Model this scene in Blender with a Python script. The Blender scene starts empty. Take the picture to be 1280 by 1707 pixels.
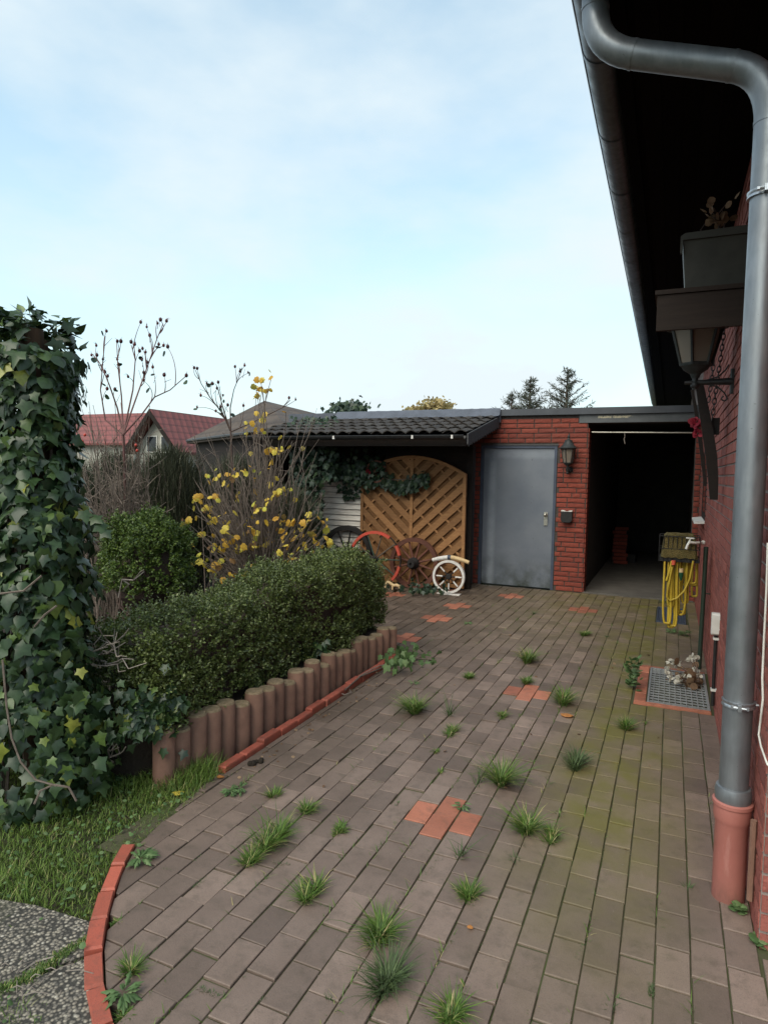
import bpy, math, random
import numpy as np
from mathutils import Matrix, Vector
R = random.Random(7)
NR = np.random.default_rng(11)
S = bpy.context.scene
COL = S.collection

# ------------------------------------------------------------------ camera
FPX, CX, CY, CAMH = 1085.0, 640.0, 853.5, 1.55
ROLL = math.radians(1.03); PITCH = math.atan((CY - 788.0) / FPX); YAW = math.radians(23.778)
_F = np.array([0, math.cos(PITCH), -math.sin(PITCH)]); _U = np.array([0, math.sin(PITCH), math.cos(PITCH)]); _R = np.array([1., 0, 0])
def _wz(d):
    c, s = math.cos(YAW), math.sin(YAW)
    return np.array([c*d[0]-s*d[1], s*d[0]+c*d[1], d[2]])
_c, _s = math.cos(ROLL), math.sin(ROLL)
camR, camU, camF = _wz(_c*_R + _s*_U), _wz(-_s*_R + _c*_U), _wz(_F)
CAM = np.array([0, 0, CAMH])
cd = bpy.data.cameras.new('camera'); cam = bpy.data.objects.new('camera', cd); COL.objects.link(cam)
m = Matrix.Identity(4)
for i in range(3):
    m[i][0], m[i][1], m[i][2], m[i][3] = camR[i], camU[i], -camF[i], CAM[i]
cam.matrix_world = m
cd.sensor_fit = 'VERTICAL'; cd.sensor_height = 36.0; cd.lens = FPX / 1707.0 * 36.0
cd.clip_start = 0.05; cd.clip_end = 2000
S.camera = cam
def ray(px, py): return camF + camR*((px-CX)/FPX) + camU*(-(py-CY)/FPX)
def G(px, py, z=0.0):
    d = ray(px, py); return CAM + d*((z-CAMH)/d[2])
def OY(px, py, Y): d = ray(px, py); return CAM + d*(Y/d[1])
def OX(px, py, X): d = ray(px, py); return CAM + d*(X/d[0])
def PD(px, py, dep): return CAM + ray(px, py)*dep
def PROJ(p):
    d = np.asarray(p, float)-CAM; z = d@camF
    return CX+FPX*(d@camR)/z, CY-FPX*(d@camU)/z, z

# ------------------------------------------------------------------ world and sun
SUN_AZ, SUN_EL = math.radians(192), math.radians(46)     # compass-like: direction the light comes from, measured from +Y clockwise
W = bpy.data.worlds.new('World'); S.world = W; W.use_nodes = True
nt = W.node_tree; nt.nodes.clear()
def N(t, typ, **kw):
    n = t.nodes.new(typ)
    for k, v in kw.items(): setattr(n, k, v)
    return n
out = N(nt, 'ShaderNodeOutputWorld'); bg = N(nt, 'ShaderNodeBackground')
sky = N(nt, 'ShaderNodeTexSky'); sky.sky_type = 'NISHITA'; sky.sun_disc = False
sky.sun_elevation = SUN_EL; sky.sun_rotation = SUN_AZ; sky.air_density = 1.0; sky.dust_density = 1.5; sky.ozone_density = 2.0
tc = N(nt, 'ShaderNodeTexCoord'); mp = N(nt, 'ShaderNodeMapping'); mp.inputs['Scale'].default_value = (1, 1, 2.2)
nz = N(nt, 'ShaderNodeTexNoise'); nz.inputs['Scale'].default_value = 2.4; nz.inputs['Detail'].default_value = 6; nz.inputs['Roughness'].default_value = .52
rp = N(nt, 'ShaderNodeValToRGB'); rp.color_ramp.elements[0].position = .40; rp.color_ramp.elements[1].position = .66
rp.color_ramp.elements[0].color = (.36, .36, .36, 1); rp.color_ramp.elements[1].color = (.93, .93, .93, 1)
sepz = N(nt, 'ShaderNodeSeparateXYZ')
hz = N(nt, 'ShaderNodeMapRange'); hz.inputs['From Min'].default_value = .0; hz.inputs['From Max'].default_value = .42; hz.inputs['To Min'].default_value = .55; hz.inputs['To Max'].default_value = 0.0
mx0 = N(nt, 'ShaderNodeMath', operation='MAXIMUM')
mx = N(nt, 'ShaderNodeMix', data_type='RGBA'); mx.inputs['B'].default_value = (8.5, 9.6, 10.1, 1)
ad = N(nt, 'ShaderNodeMix', data_type='RGBA', blend_type='MULTIPLY'); ad.inputs['Factor'].default_value = 1; ad.inputs['B'].default_value = (3.1, 3.6, 2.95, 1)
nt.links.new(tc.outputs['Generated'], mp.inputs['Vector']); nt.links.new(mp.outputs[0], nz.inputs['Vector']); nt.links.new(nz.outputs['Fac'], rp.inputs[0])
nt.links.new(tc.outputs['Generated'], sepz.inputs[0]); nt.links.new(sepz.outputs['Z'], hz.inputs['Value'])
ma = N(nt, 'ShaderNodeMath', operation='ADD', use_clamp=True); mb_ = N(nt, 'ShaderNodeMath', operation='MULTIPLY')
nt.links.new(rp.outputs[0], ma.inputs[0]); nt.links.new(hz.outputs[0], mb_.inputs[0]); mb_.inputs[1].default_value = .8; nt.links.new(mb_.outputs[0], ma.inputs[1])
nt.links.new(sky.outputs[0], ad.inputs['A']); nt.links.new(ad.outputs['Result'], mx.inputs['A']); nt.links.new(ma.outputs[0], mx.inputs['Factor'])
nt.links.new(mx.outputs['Result'], bg.inputs[0]); bg.inputs[1].default_value = .1
nt.links.new(bg.outputs[0], out.inputs[0])
sl = bpy.data.lights.new('sun', 'SUN'); sl.energy = 2.4; sl.angle = math.radians(45); sl.color = (1, .90, .78)
so = bpy.data.objects.new('sun', sl); COL.objects.link(so)
to_sun = Vector((math.sin(SUN_AZ)*math.cos(SUN_EL), math.cos(SUN_AZ)*math.cos(SUN_EL), math.sin(SUN_EL)))
so.rotation_euler = to_sun.to_track_quat('Z', 'Y').to_euler(); so.location = (-8, -8, 12)
S.view_settings.view_transform = 'Standard'; S.view_settings.look = 'None'; S.view_settings.gamma = 1; S.view_settings.exposure = 0
S.view_settings.use_curve_mapping = False
S.render.engine = 'CYCLES'

# ------------------------------------------------------------------ materials
def lin(r, g, b):
    f = lambda v: (v/255/12.92) if v/255 <= .04045 else ((v/255+.055)/1.055)**2.4
    return (f(r), f(g), f(b), 1)
def newmat(name):
    mt = bpy.data.materials.new(name); mt.use_nodes = True; t = mt.node_tree; t.nodes.clear()
    o = N(t, 'ShaderNodeOutputMaterial'); b = N(t, 'ShaderNodeBsdfPrincipled'); t.links.new(b.outputs[0], o.inputs[0])
    return mt, t, b, o
def L(t, a, b): t.links.new(a, b)
def rnd_node(t):
    oi = N(t, 'ShaderNodeObjectInfo'); ge = N(t, 'ShaderNodeNewGeometry')
    a = N(t, 'ShaderNodeMath', operation='ADD'); L(t, oi.outputs['Random'], a.inputs[0]); L(t, ge.outputs['Random Per Island'], a.inputs[1])
    f = N(t, 'ShaderNodeMath', operation='FRACT'); L(t, a.outputs[0], f.inputs[0]); return f.outputs[0]
def noise(t, scale, detail=5, rough=.55, vec=None, stretch=None):
    n = N(t, 'ShaderNodeTexNoise'); n.inputs['Scale'].default_value = scale; n.inputs['Detail'].default_value = detail; n.inputs['Roughness'].default_value = rough
    if vec is None:
        vec = N(t, 'ShaderNodeNewGeometry').outputs['Position']
    if stretch:
        mpp = N(t, 'ShaderNodeMapping'); mpp.inputs['Scale'].default_value = stretch; L(t, vec, mpp.inputs[0]); vec = mpp.outputs[0]
    L(t, vec, n.inputs['Vector']); return n.outputs['Fac']
def ramp(t, fac, stops, interp='LINEAR'):
    r = N(t, 'ShaderNodeValToRGB'); cr = r.color_ramp; cr.interpolation = interp
    while len(cr.elements) > 1: cr.elements.remove(cr.elements[-1])
    for i, (p, c) in enumerate(stops):
        e = cr.elements[0] if i == 0 else cr.elements.new(p)
        e.position = p; e.color = c if len(c) == 4 else (*c, 1)
    L(t, fac, r.inputs[0]); return r.outputs[0]
def mixc(t, fac, a, b, blend='MIX'):
    mm = N(t, 'ShaderNodeMix', data_type='RGBA', blend_type=blend)
    for k, v in (('Factor', fac), ('A', a), ('B', b)):
        if hasattr(v, 'is_linked') or hasattr(v, 'links'): L(t, v, mm.inputs[k])
        elif k == 'Factor': mm.inputs[k].default_value = v
        else: mm.inputs[k].default_value = v
    return mm.outputs['Result']
def mth(t, op, a, b=None, clamp=False):
    n = N(t, 'ShaderNodeMath', operation=op, use_clamp=clamp)
    for i, v in enumerate((a, b)):
        if v is None: continue
        if hasattr(v, 'links'): L(t, v, n.inputs[i])
        else: n.inputs[i].default_value = v
    return n.outputs[0]
def mapr(t, v, a, b, c=0., d=1.):
    n = N(t, 'ShaderNodeMapRange'); L(t, v, n.inputs['Value'])
    for k, x in zip(('From Min', 'From Max', 'To Min', 'To Max'), (a, b, c, d)): n.inputs[k].default_value = x
    return n.outputs[0]
def bump(t, b, fac, strength=.3, dist=.01):
    n = N(t, 'ShaderNodeBump'); n.inputs['Strength'].default_value = strength; n.inputs['Distance'].default_value = dist
    L(t, fac, n.inputs['Height']); L(t, n.outputs[0], b.inputs['Normal'])
def MAT(name, c1, c2=None, scale=12, rough=.8, bmp=.25, bscale=90, bdist=.004, metal=0, rnd=.25, spec=.3, stretch=None):
    mt, t, b, o = newmat(name)
    c2 = c2 or tuple(v*.65 for v in c1[:3])+(1,)
    f = noise(t, scale, 6, .6, stretch=stretch)
    f2 = mapr(t, f, .32, .7)
    col = mixc(t, f2, c1, c2)
    if rnd:
        k = mapr(t, rnd_node(t), 0, 1, 1-rnd, 1+rnd)
        cmb = N(t, 'ShaderNodeCombineColor'); [L(t, k, cmb.inputs[i]) for i in range(3)]
        col = mixc(t, 1.0, col, cmb.outputs[0], 'MULTIPLY')
    L(t, col, b.inputs['Base Color'])
    b.inputs['Roughness'].default_value = rough; b.inputs['Metallic'].default_value = metal
    b.inputs['Specular IOR Level'].default_value = spec
    if bmp: bump(t, b, noise(t, bscale, 5, .65, stretch=stretch), bmp, bdist)
    return mt
def LEAF(name, stops, rough=.5, trans=.25, spec=.3):
    mt, t, b, o = newmat(name)
    col = ramp(t, rnd_node(t), stops)
    n = mapr(t, noise(t, 60, 3), .3, .7, .8, 1.2)
    cmb = N(t, 'ShaderNodeCombineColor'); [L(t, n, cmb.inputs[i]) for i in range(3)]
    col = mixc(t, 1.0, col, cmb.outputs[0], 'MULTIPLY')
    L(t, col, b.inputs['Base Color']); b.inputs['Roughness'].default_value = rough; b.inputs['Specular IOR Level'].default_value = spec
    if trans:
        tr = N(t, 'ShaderNodeBsdfTranslucent'); L(t, col, tr.inputs[0]); ms = N(t, 'ShaderNodeMixShader'); ms.inputs[0].default_value = trans
        L(t, b.outputs[0], ms.inputs[1]); L(t, tr.outputs[0], ms.inputs[2]); L(t, ms.outputs[0], o.inputs[0])
    return mt

def paver_mat(name, c1, c2, algae=True):
    mt, t, b, o = newmat(name)
    ge = N(t, 'ShaderNodeNewGeometry'); pos = ge.outputs['Position']
    sp = N(t, 'ShaderNodeSeparateXYZ'); L(t, pos, sp.inputs[0])
    r = rnd_node(t)
    col = ramp(t, r, [(0, c1), (.5, tuple((a+c)/2 for a, c in zip(c1, c2))), (1, c2)])
    vv = mapr(t, mth(t, 'FRACT', mth(t, 'MULTIPLY', r, 17.3)), 0, 1, .78, 1.2); cmv = N(t, 'ShaderNodeCombineColor'); [L(t, vv, cmv.inputs[i]) for i in range(3)]
    col = mixc(t, 1.0, col, cmv.outputs[0], 'MULTIPLY')
    blot = noise(t, 3.2, 5, .6); col = mixc(t, mapr(t, blot, .4, .72, 0, .55), col, tuple(v*.62 for v in c1[:3])+(1,))
    spk = noise(t, 260, 3, .7); col = mixc(t, mapr(t, spk, .54, .72, 0, .55), col, (.055, .048, .043, 1))
    stn = noise(t, 14, 5, .7); col = mixc(t, mapr(t, stn, .5, .72, 0, .5), col, (.075, .060, .045, 1))
    spl = noise(t, 190, 2, .6); col = mixc(t, mapr(t, spl, .68, .8, 0, .35), col, (.30, .26, .23, 1))
    if algae:
        # olive algae film on the damp strip beside the house, brown soil film towards the bed and the back yard
        n1 = noise(t, 1.1, 4, .6); n2 = noise(t, 4.5, 4, .6)
        cen = mth(t, 'ADD', sp.outputs['X'], mth(t, 'MULTIPLY', mth(t, 'SUBTRACT', n1, .5), .55))
        band = mapr(t, mth(t, 'ABSOLUTE', mth(t, 'ADD', cen, .22)), .10, .44, 1, 0)
        wide = mapr(t, sp.outputs['Y'], 5.0, 8.3, 0, .8)
        fy = mapr(t, sp.outputs['Y'], 1.7, 3.1, 0, 1)
        a = mth(t, 'MULTIPLY', mth(t, 'MAXIMUM', band, mth(t, 'MULTIPLY', wide, mapr(t, sp.outputs['X'], -2.6, -.9, .1, .9))), fy)
        a = mth(t, 'MULTIPLY', a, mapr(t, n2, .3, .62, .25, 1))
        col = mixc(t, mth(t, 'MULTIPLY', a, .95), col, (.140, .124, .034, 1))
        edge = mapr(t, sp.outputs['X'], -2.0, -1.25, 1, 0)
        e = mth(t, 'MULTIPLY', mth(t, 'MULTIPLY', edge, mapr(t, sp.outputs['Y'], 2.0, 3.4, .1, 1)), mapr(t, noise(t, 2.2, 5, .65), .3, .62, .2, 1))
        col = mixc(t, mth(t, 'MULTIPLY', e, .72), col, (.072, .052, .036, 1))
        gs = mth(t, 'MULTIPLY', mapr(t, noise(t, 7, 5, .7), .6, .75, 0, .35), mapr(t, sp.outputs['Y'], 2, 4, .2, 1))
        col = mixc(t, gs, col, (.06, .06, .025, 1))
    L(t, col, b.inputs['Base Color']); b.inputs['Specular IOR Level'].default_value = .35
    L(t, mapr(t, blot, .3, .7, .44, .72), b.inputs['Roughness'])
    hb = mth(t, 'ADD', mth(t, 'MULTIPLY', noise(t, 300, 3, .7), .6), noise(t, 30, 4, .6))
    bump(t, b, hb, .35, .006)
    return mt

def brick_mat(name, c1, c2, c3, dirt=.25):
    mt, t, b, o = newmat(name)
    col = ramp(t, rnd_node(t), [(0, c1), (.5, c2), (1, c3)])
    n = noise(t, 38, 6, .7)
    col = mixc(t, mapr(t, n, .45, .75, 0, .55), col, tuple(v*.45 for v in c1[:3])+(1,))
    n3 = noise(t, 120, 3, .7); col = mixc(t, mapr(t, n3, .62, .75, 0, .5), col, (.03, .018, .015, 1))
    g2 = noise(t, 1.3, 5, .6); col = mixc(t, mapr(t, g2, .45, .75, 0, dirt), col, (.07, .05, .04, 1))
    L(t, col, b.inputs['Base Color']); b.inputs['Roughness'].default_value = .85; b.inputs['Specular IOR Level'].default_value = .25
    bump(t, b, mth(t, 'ADD', noise(t, 45, 6, .7), mth(t, 'MULTIPLY', n3, .5)), .5, .006)
    return mt

M = {}
M['paver'] = paver_mat('paver grey brown', (.165, .118, .096, 1), (.238, .172, .141, 1))
M['paver_red'] = paver_mat('paver red', (.36, .125, .078, 1), (.42, .155, .095, 1), False)
M['edge_red'] = paver_mat('edging red', (.38, .092, .060, 1), (.46, .118, .076, 1), False)
M['joint'] = MAT('joint sand and moss', (.085, .068, .050, 1), (.055, .076, .020, 1), 5, .95, .5, 200, rnd=0)
M['brick'] = brick_mat('red rustic brick', (.215, .051, .036, 1), (.275, .065, .044, 1), (.165, .042, .033, 1))
M['brick2'] = brick_mat('pink red brick', (.27, .085, .068, 1), (.335, .108, .086, 1), (.21, .066, .055, 1), .2)
M['mortar'] = MAT('dark mortar', (.055, .045, .040, 1), (.085, .070, .062, 1), 30, .95, .5, 150, rnd=0)
M['mortar2'] = MAT('grey mortar', (.30, .24, .215, 1), (.20, .16, .145, 1), 30, .95, .5, 150, rnd=0)
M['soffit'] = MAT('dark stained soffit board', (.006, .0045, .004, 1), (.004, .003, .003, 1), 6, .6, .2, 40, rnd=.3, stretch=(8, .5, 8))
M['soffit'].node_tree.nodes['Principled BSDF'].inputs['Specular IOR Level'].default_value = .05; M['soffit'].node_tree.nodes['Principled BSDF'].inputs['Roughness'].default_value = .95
M['roofdark'] = MAT('dark roof tile', (.03, .028, .028, 1), None, 8, .8)
def zinc(name, c1, c2, rough, metal):
    mt, t, b, o = newmat(name)
    n = noise(t, 5, 5, .6, stretch=(6, 6, 1.2)); col = mixc(t, mapr(t, n, .3, .7), c1, c2)
    sp = noise(t, 130, 2, .5); col = mixc(t, mapr(t, sp, .72, .78, 0, .6), col, (.05, .05, .05, 1))
    st = noise(t, 2.2, 4, .6); col = mixc(t, mapr(t, st, .52, .7, 0, .45), col, (.07, .085, .075, 1))
    L(t, col, b.inputs['Base Color']); b.inputs['Metallic'].default_value = metal
    L(t, mapr(t, noise(t, 12, 4), .3, .7, rough-.08, rough+.1), b.inputs['Roughness']); bump(t, b, noise(t, 3, 3), .05, .01)
    return mt
def boot_mat():
    mt, t, b, o = newmat('soiled terracotta pvc'); sp = N(t, 'ShaderNodeSeparateXYZ'); L(t, N(t, 'ShaderNodeNewGeometry').outputs['Position'], sp.inputs[0])
    col = mixc(t, mapr(t, noise(t, 7, 5), .3, .7), (.40, .145, .118, 1), (.33, .112, .092, 1))
    d_ = mth(t, 'MULTIPLY', mapr(t, sp.outputs['Z'], 0, .16, 1, .12), mapr(t, noise(t, 11, 6, .7, stretch=(1, 1, .35)), .36, .66, .1, 1)); col = mixc(t, mth(t, 'MULTIPLY', d_, .7), col, (.10, .062, .045, 1))
    col = mixc(t, mapr(t, noise(t, 150, 2, .6), .70, .76, 0, .7), col, (.12, .06, .05, 1)); col = mixc(t, mapr(t, noise(t, 24, 5, .7, stretch=(1, 1, .2)), .6, .75, 0, .3), col, (.55, .30, .26, 1))
    L(t, col, b.inputs['Base Color']); L(t, mapr(t, noise(t, 9, 4), .3, .7, .42, .7), b.inputs['Roughness']); bump(t, b, noise(t, 40, 4), .08, .004); return mt
M['boot'] = boot_mat()
M['zinc'] = zinc('weathered zinc', (.20, .215, .235, 1), (.275, .29, .31, 1), .44, .7)
M['gutter'] = zinc('gutter zinc', (.10, .11, .125, 1), (.16, .17, .185, 1), .42, .7)
M['clamp'] = MAT('galvanised clamp', (.5, .53, .57, 1), (.32, .34, .37, 1), 40, .35, .1, metal=.85, rnd=0)
M['terracotta'] = MAT('terracotta pvc', (.40, .145, .118, 1), (.33, .112, .092, 1), 7, .45, .06, 60, rnd=0, spec=.45)
def door_mat():
    mt, t, b, o = newmat('blue grey steel door')
    sp = N(t, 'ShaderNodeSeparateXYZ'); L(t, N(t, 'ShaderNodeNewGeometry').outputs['Position'], sp.inputs[0])
    n = noise(t, 3, 5, .6); col = mixc(t, mapr(t, n, .3, .7), (.122, .140, .175, 1), (.165, .182, .212, 1))
    n2 = noise(t, 26, 3, .6, stretch=(1, 1, .6)); col = mixc(t, mapr(t, n2, .66, .72, 0, .5), col, (.05, .055, .06, 1))
    g = mth(t, 'MULTIPLY', mapr(t, sp.outputs['Z'], 0, .5, 1.2, 0), mapr(t, noise(t, 4, 5, .65), .34, .62, 0, 1))
    col = mixc(t, mth(t, 'MULTIPLY', g, .85), col, (.028, .036, .028, 1))
    # worn chalky streak down the hinge side and along the top
    xs = mapr(t, mth(t, 'ABSOLUTE', mth(t, 'ADD', sp.outputs['X'], 2.30)), .02, .07, 1, 0)
    zs = mapr(t, mth(t, 'ABSOLUTE', mth(t, 'SUBTRACT', sp.outputs['Z'], 1.83)), .02, .07, .6, 0)
    w = mth(t, 'MULTIPLY', mth(t, 'MAXIMUM', xs, zs), mapr(t, noise(t, 5, 4), .3, .6, .3, 1))
    col = mixc(t, mth(t, 'MULTIPLY', w, .6), col, (.30, .33, .37, 1))
    L(t, col, b.inputs['Base Color']); b.inputs['Roughness'].default_value = .5
    bump(t, b, noise(t, 2.2, 3), .12, .02); return mt
M['door'] = door_mat()
M['door_frame'] = MAT('blue grey door frame', (.07, .085, .125, 1), (.05, .06, .085, 1), 8, .55, .1, rnd=0)
M['steel'] = MAT('worn steel', (.55, .52, .45, 1), (.4, .38, .34, 1), 40, .35, .1, metal=.8, rnd=0)
M['black'] = MAT('black painted metal', (.014, .014, .015, 1), (.03, .028, .028, 1), 30, .45, .2, rnd=0)
M['lamp_cap'] = MAT('verdigris lamp metal', (.038, .042, .042, 1), (.02, .023, .023, 1), 30, .55, .2, rnd=0)
def glass_mat(name, col, rough, tr=.55):
    mt, t, b, o = newmat(name); b.inputs['Base Color'].default_value = col; b.inputs['Roughness'].default_value = rough
    b.inputs['Transmission Weight'].default_value = tr; b.inputs['IOR'].default_value = 1.3; return mt
M['lamp_glass'] = glass_mat('smoked amber lamp glass', (.42, .36, .30, 1), .25, .6)
M['lamp_bulb'] = MAT('frosted lamp tube', (.55, .45, .36, 1), (.48, .38, .3, 1), 10, .4, 0, rnd=0)
M['concrete'] = MAT('painted concrete beam', (.105, .112, .12, 1), (.075, .08, .085, 1), 9, .8, .3, rnd=0)
def flaky():
    mt, t, b, o = newmat('flaking grey beam paint'); n = noise(t, 9, 6, .6); col = mixc(t, mapr(t, n, .3, .7), (.105, .112, .12, 1), (.075, .08, .085, 1))
    sp = N(t, 'ShaderNodeSeparateXYZ'); L(t, N(t, 'ShaderNodeNewGeometry').outputs['Position'], sp.inputs[0])
    zone = mth(t, 'MULTIPLY', mapr(t, mth(t, 'ABSOLUTE', mth(t, 'ADD', sp.outputs['X'], .72)), .15, .45, 1, 0), mapr(t, mth(t, 'ABSOLUTE', mth(t, 'SUBTRACT', sp.outputs['Z'], 2.325)), .01, .04, 1, 0))
    fl = mapr(t, mth(t, 'MULTIPLY', zone, noise(t, 26, 5, .7)), .42, .5, 0, .9); col = mixc(t, fl, col, (.45, .40, .28, 1))
    L(t, col, b.inputs['Base Color']); b.inputs['Roughness'].default_value = .75; bump(t, b, noise(t, 60, 5), .3, .004); return mt
M['lintel'] = flaky()
M['fascia'] = MAT('grey roof edge sheet', (.082, .088, .102, 1), (.06, .064, .074, 1), 5, .55, .15, 20, rnd=.06)
M['lead'] = MAT('bitumen flashing sheet', (.115, .125, .155, 1), (.075, .082, .10, 1), 6, .5, .4, 14, .01, rnd=0)
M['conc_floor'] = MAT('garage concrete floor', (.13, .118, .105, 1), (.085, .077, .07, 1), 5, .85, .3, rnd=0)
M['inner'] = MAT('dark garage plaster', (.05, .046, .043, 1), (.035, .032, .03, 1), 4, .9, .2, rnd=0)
M['tile'] = brick_mat('weathered dark roof tile', (.050, .044, .041, 1), (.070, .062, .057, 1), (.038, .034, .033, 1), .35)
M['darkwood'] = MAT('dark brown weathered wood', (.020, .012, .009, 1), (.011, .008, .007, 1), 6, .75, .4, 50, rnd=.2, stretch=(1, 1, 6))
M['barge'] = MAT('grey slate bargeboard', (.07, .068, .072, 1), (.04, .04, .042, 1), 20, .8, .5, 60, rnd=0)
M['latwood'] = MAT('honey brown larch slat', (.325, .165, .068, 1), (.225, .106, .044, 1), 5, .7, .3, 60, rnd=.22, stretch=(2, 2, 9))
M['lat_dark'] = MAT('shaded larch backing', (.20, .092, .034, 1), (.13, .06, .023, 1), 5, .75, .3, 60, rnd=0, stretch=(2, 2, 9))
M['whiteboard'] = MAT('flaked white board', (.80, .75, .69, 1), (.55, .48, .42, 1), 9, .85, .4, 60, rnd=.15, stretch=(.6, 1, 6))
M['white_plastic'] = MAT('white plastic', (.72, .70, .66, 1), (.62, .6, .55, 1), 20, .45, .05, rnd=0)
M['white_paint'] = MAT('white chipped paint', (.74, .72, .70, 1), (.55, .51, .47, 1), 25, .6, .2, rnd=.05)
M['cream'] = MAT('cream paint', (.64, .47, .26, 1), (.52, .36, .19, 1), 20, .6, .2, rnd=0)
M['red_paint'] = MAT('faded red paint', (.56, .062, .045, 1), (.42, .085, .05, 1), 18, .6, .3, rnd=.1)
M['grey_wood'] = MAT('grey weathered spoke wood', (.13, .105, .085, 1), (.07, .058, .05, 1), 30, .85, .4, rnd=.2)
M['green_wood'] = MAT('green painted spoke', (.045, .08, .065, 1), (.03, .05, .045, 1), 30, .8, .3, rnd=.2)
M['brown_wood'] = MAT('red brown wheel wood', (.155, .060, .040, 1), (.10, .040, .029, 1), 20, .75, .4, rnd=.2)
M['black_wood'] = MAT('black wheel wood', (.014, .013, .014, 1), (.028, .025, .024, 1), 20, .7, .3, rnd=.2)
M['palisade'] = MAT('brown concrete palisade', (.25, .138, .098, 1), (.165, .088, .064, 1), 9, .88, .5, 140, rnd=.13)
M['palisade_top'] = MAT('lit tan concrete top', (.32, .23, .15, 1), (.17, .13, .07, 1), 40, .9, .5, 140, rnd=.1)  # lighter tan for the top faces, light from above put into the colour
M['soil'] = MAT('dark garden soil', (.034, .025, .018, 1), (.02, .015, .011, 1), 12, .95, .8, 60, .02, rnd=0)
M['bark'] = MAT('grey brown bark', (.185, .145, .12, 1), (.10, .076, .062, 1), 40, .85, .4, rnd=.25)
M['bark_dark'] = MAT('dark brown twig', (.058, .038, .033, 1), (.09, .06, .048, 1), 40, .85, .3, rnd=.25)
M['bark_rose'] = MAT('purple rose cane', (.135, .060, .060, 1), (.16, .085, .07, 1), 20, .7, .2, rnd=.25)
M['bark_pale'] = MAT('pale dry twig', (.27, .23, .20, 1), (.17, .14, .12, 1), 40, .85, .3, rnd=.2)
M['post_wood'] = MAT('brown fence post wood', (.085, .05, .03, 1), (.05, .03, .02, 1), 8, .8, .4, 60, rnd=0, stretch=(4, 4, .6))
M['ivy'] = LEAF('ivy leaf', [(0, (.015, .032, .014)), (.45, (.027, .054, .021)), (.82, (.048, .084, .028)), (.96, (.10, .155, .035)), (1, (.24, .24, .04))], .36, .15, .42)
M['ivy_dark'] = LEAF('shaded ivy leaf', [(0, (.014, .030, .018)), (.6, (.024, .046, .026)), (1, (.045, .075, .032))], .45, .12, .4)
M['box'] = LEAF('box hedge leaf', [(0, (.045, .060, .015)), (.5, (.095, .125, .030)), (.85, (.165, .205, .055)), (1, (.32, .34, .15))], .4, .2, .45)
M['boxball'] = LEAF('box ball leaf', [(0, (.034, .060, .013)), (.6, (.078, .125, .022)), (1, (.14, .19, .035))], .45, .2, .4)
M['broom'] = LEAF('broom stem', [(0, (.040, .046, .030)), (.6, (.072, .080, .048)), (1, (.12, .115, .075))], .7, .1, .2)
M['grass'] = LEAF('lawn blade', [(0, (.075, .130, .024)), (.55, (.13, .21, .038)), (.88, (.20, .28, .058)), (1, (.42, .37, .17))], .5, .3, .3)
M['tuft'] = LEAF('tuft blade', [(0, (.062, .118, .024)), (.55, (.11, .19, .036)), (.86, (.17, .25, .055)), (.92, (.40, .35, .14)), (1, (.46, .38, .20))], .45, .3, .3)
M['tuft_dark'] = LEAF('thin dark blade', [(0, (.055, .085, .035)), (1, (.11, .155, .06))], .55, .25, .3)
M['weed'] = LEAF('weed leaf', [(0, (.070, .125, .045)), (.7, (.12, .20, .075)), (1, (.18, .25, .11))], .5, .25, .3)
M['yellow_leaf'] = LEAF('yellow autumn leaf', [(0, (.60, .32, .05)), (.35, (.72, .48, .07)), (.75, (.72, .58, .10)), (.86, (.50, .52, .06)), (.93, (.30, .17, .07)), (1, (.20, .12, .06))], .5, .35, .3)
M['dry_leaf'] = LEAF('dry brown leaf', [(0, (.11, .062, .036)), (.6, (.20, .12, .07)), (1, (.32, .22, .14))], .7, .2, .2)
M['hip'] = MAT('dark rose hip', (.045, .014, .016, 1), (.10, .022, .02, 1), 10, .4, .1, rnd=.4)
M['hip_red'] = MAT('red rose hip', (.44, .055, .03, 1), (.36, .04, .03, 1), 10, .35, .05, rnd=.2)
M['conifer'] = LEAF('fir needle spray', [(0, (.055, .066, .050)), (.6, (.085, .095, .070)), (1, (.15, .145, .11))], .7, .15, .2)
M['oldgold'] = LEAF('golden tree leaf', [(0, (.34, .25, .11)), (.6, (.44, .34, .16)), (1, (.32, .28, .12))], .6, .3, .2)
M['redroof'] = None
M['hose'] = MAT('yellow hose', (.50, .36, .035, 1), (.40, .27, .028, 1), 12, .42, .05, rnd=.18, spec=.45)
M['green_metal'] = MAT('green painted standpipe', (.018, .038, .026, 1), (.03, .04, .03, 1), 20, .5, .1, rnd=0)
M['green_plastic'] = MAT('green plastic', (.015, .08, .04, 1), None, 20, .4, 0, rnd=0)
M['orange_plastic'] = MAT('orange plastic', (.62, .11, .06, 1), None, 20, .4, 0, rnd=0)
M['moss'] = MAT('brown green moss', (.16, .115, .040, 1), (.085, .072, .025, 1), 30, .95, .9, 120, .02, rnd=0)
M['planter'] = MAT('olive grey planter', (.058, .056, .047, 1), (.042, .041, .035, 1), 10, .55, .1, rnd=0)
M['shelfwood'] = MAT('brown shelf board', (.036, .023, .017, 1), (.022, .014, .011, 1), 6, .7, .3, 40, rnd=.1, stretch=(.5, 1, 6))
M['petal'] = LEAF('white dried petal', [(0, (.50, .46, .38)), (1, (.72, .68, .60))], .7, .3, .2)
M['red_petal'] = LEAF('crimson petal', [(0, (.20, .012, .025)), (1, (.34, .03, .05))], .6, .2, .2)
M['grate'] = MAT('galvanised grate', (.58, .59, .60, 1), (.42, .43, .44, 1), 40, .45, .2, metal=.7, rnd=0)
M['pit'] = MAT('grate pit', (.035, .033, .034, 1), (.02, .02, .02, 1), 9, .9, .3, rnd=0)
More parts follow.
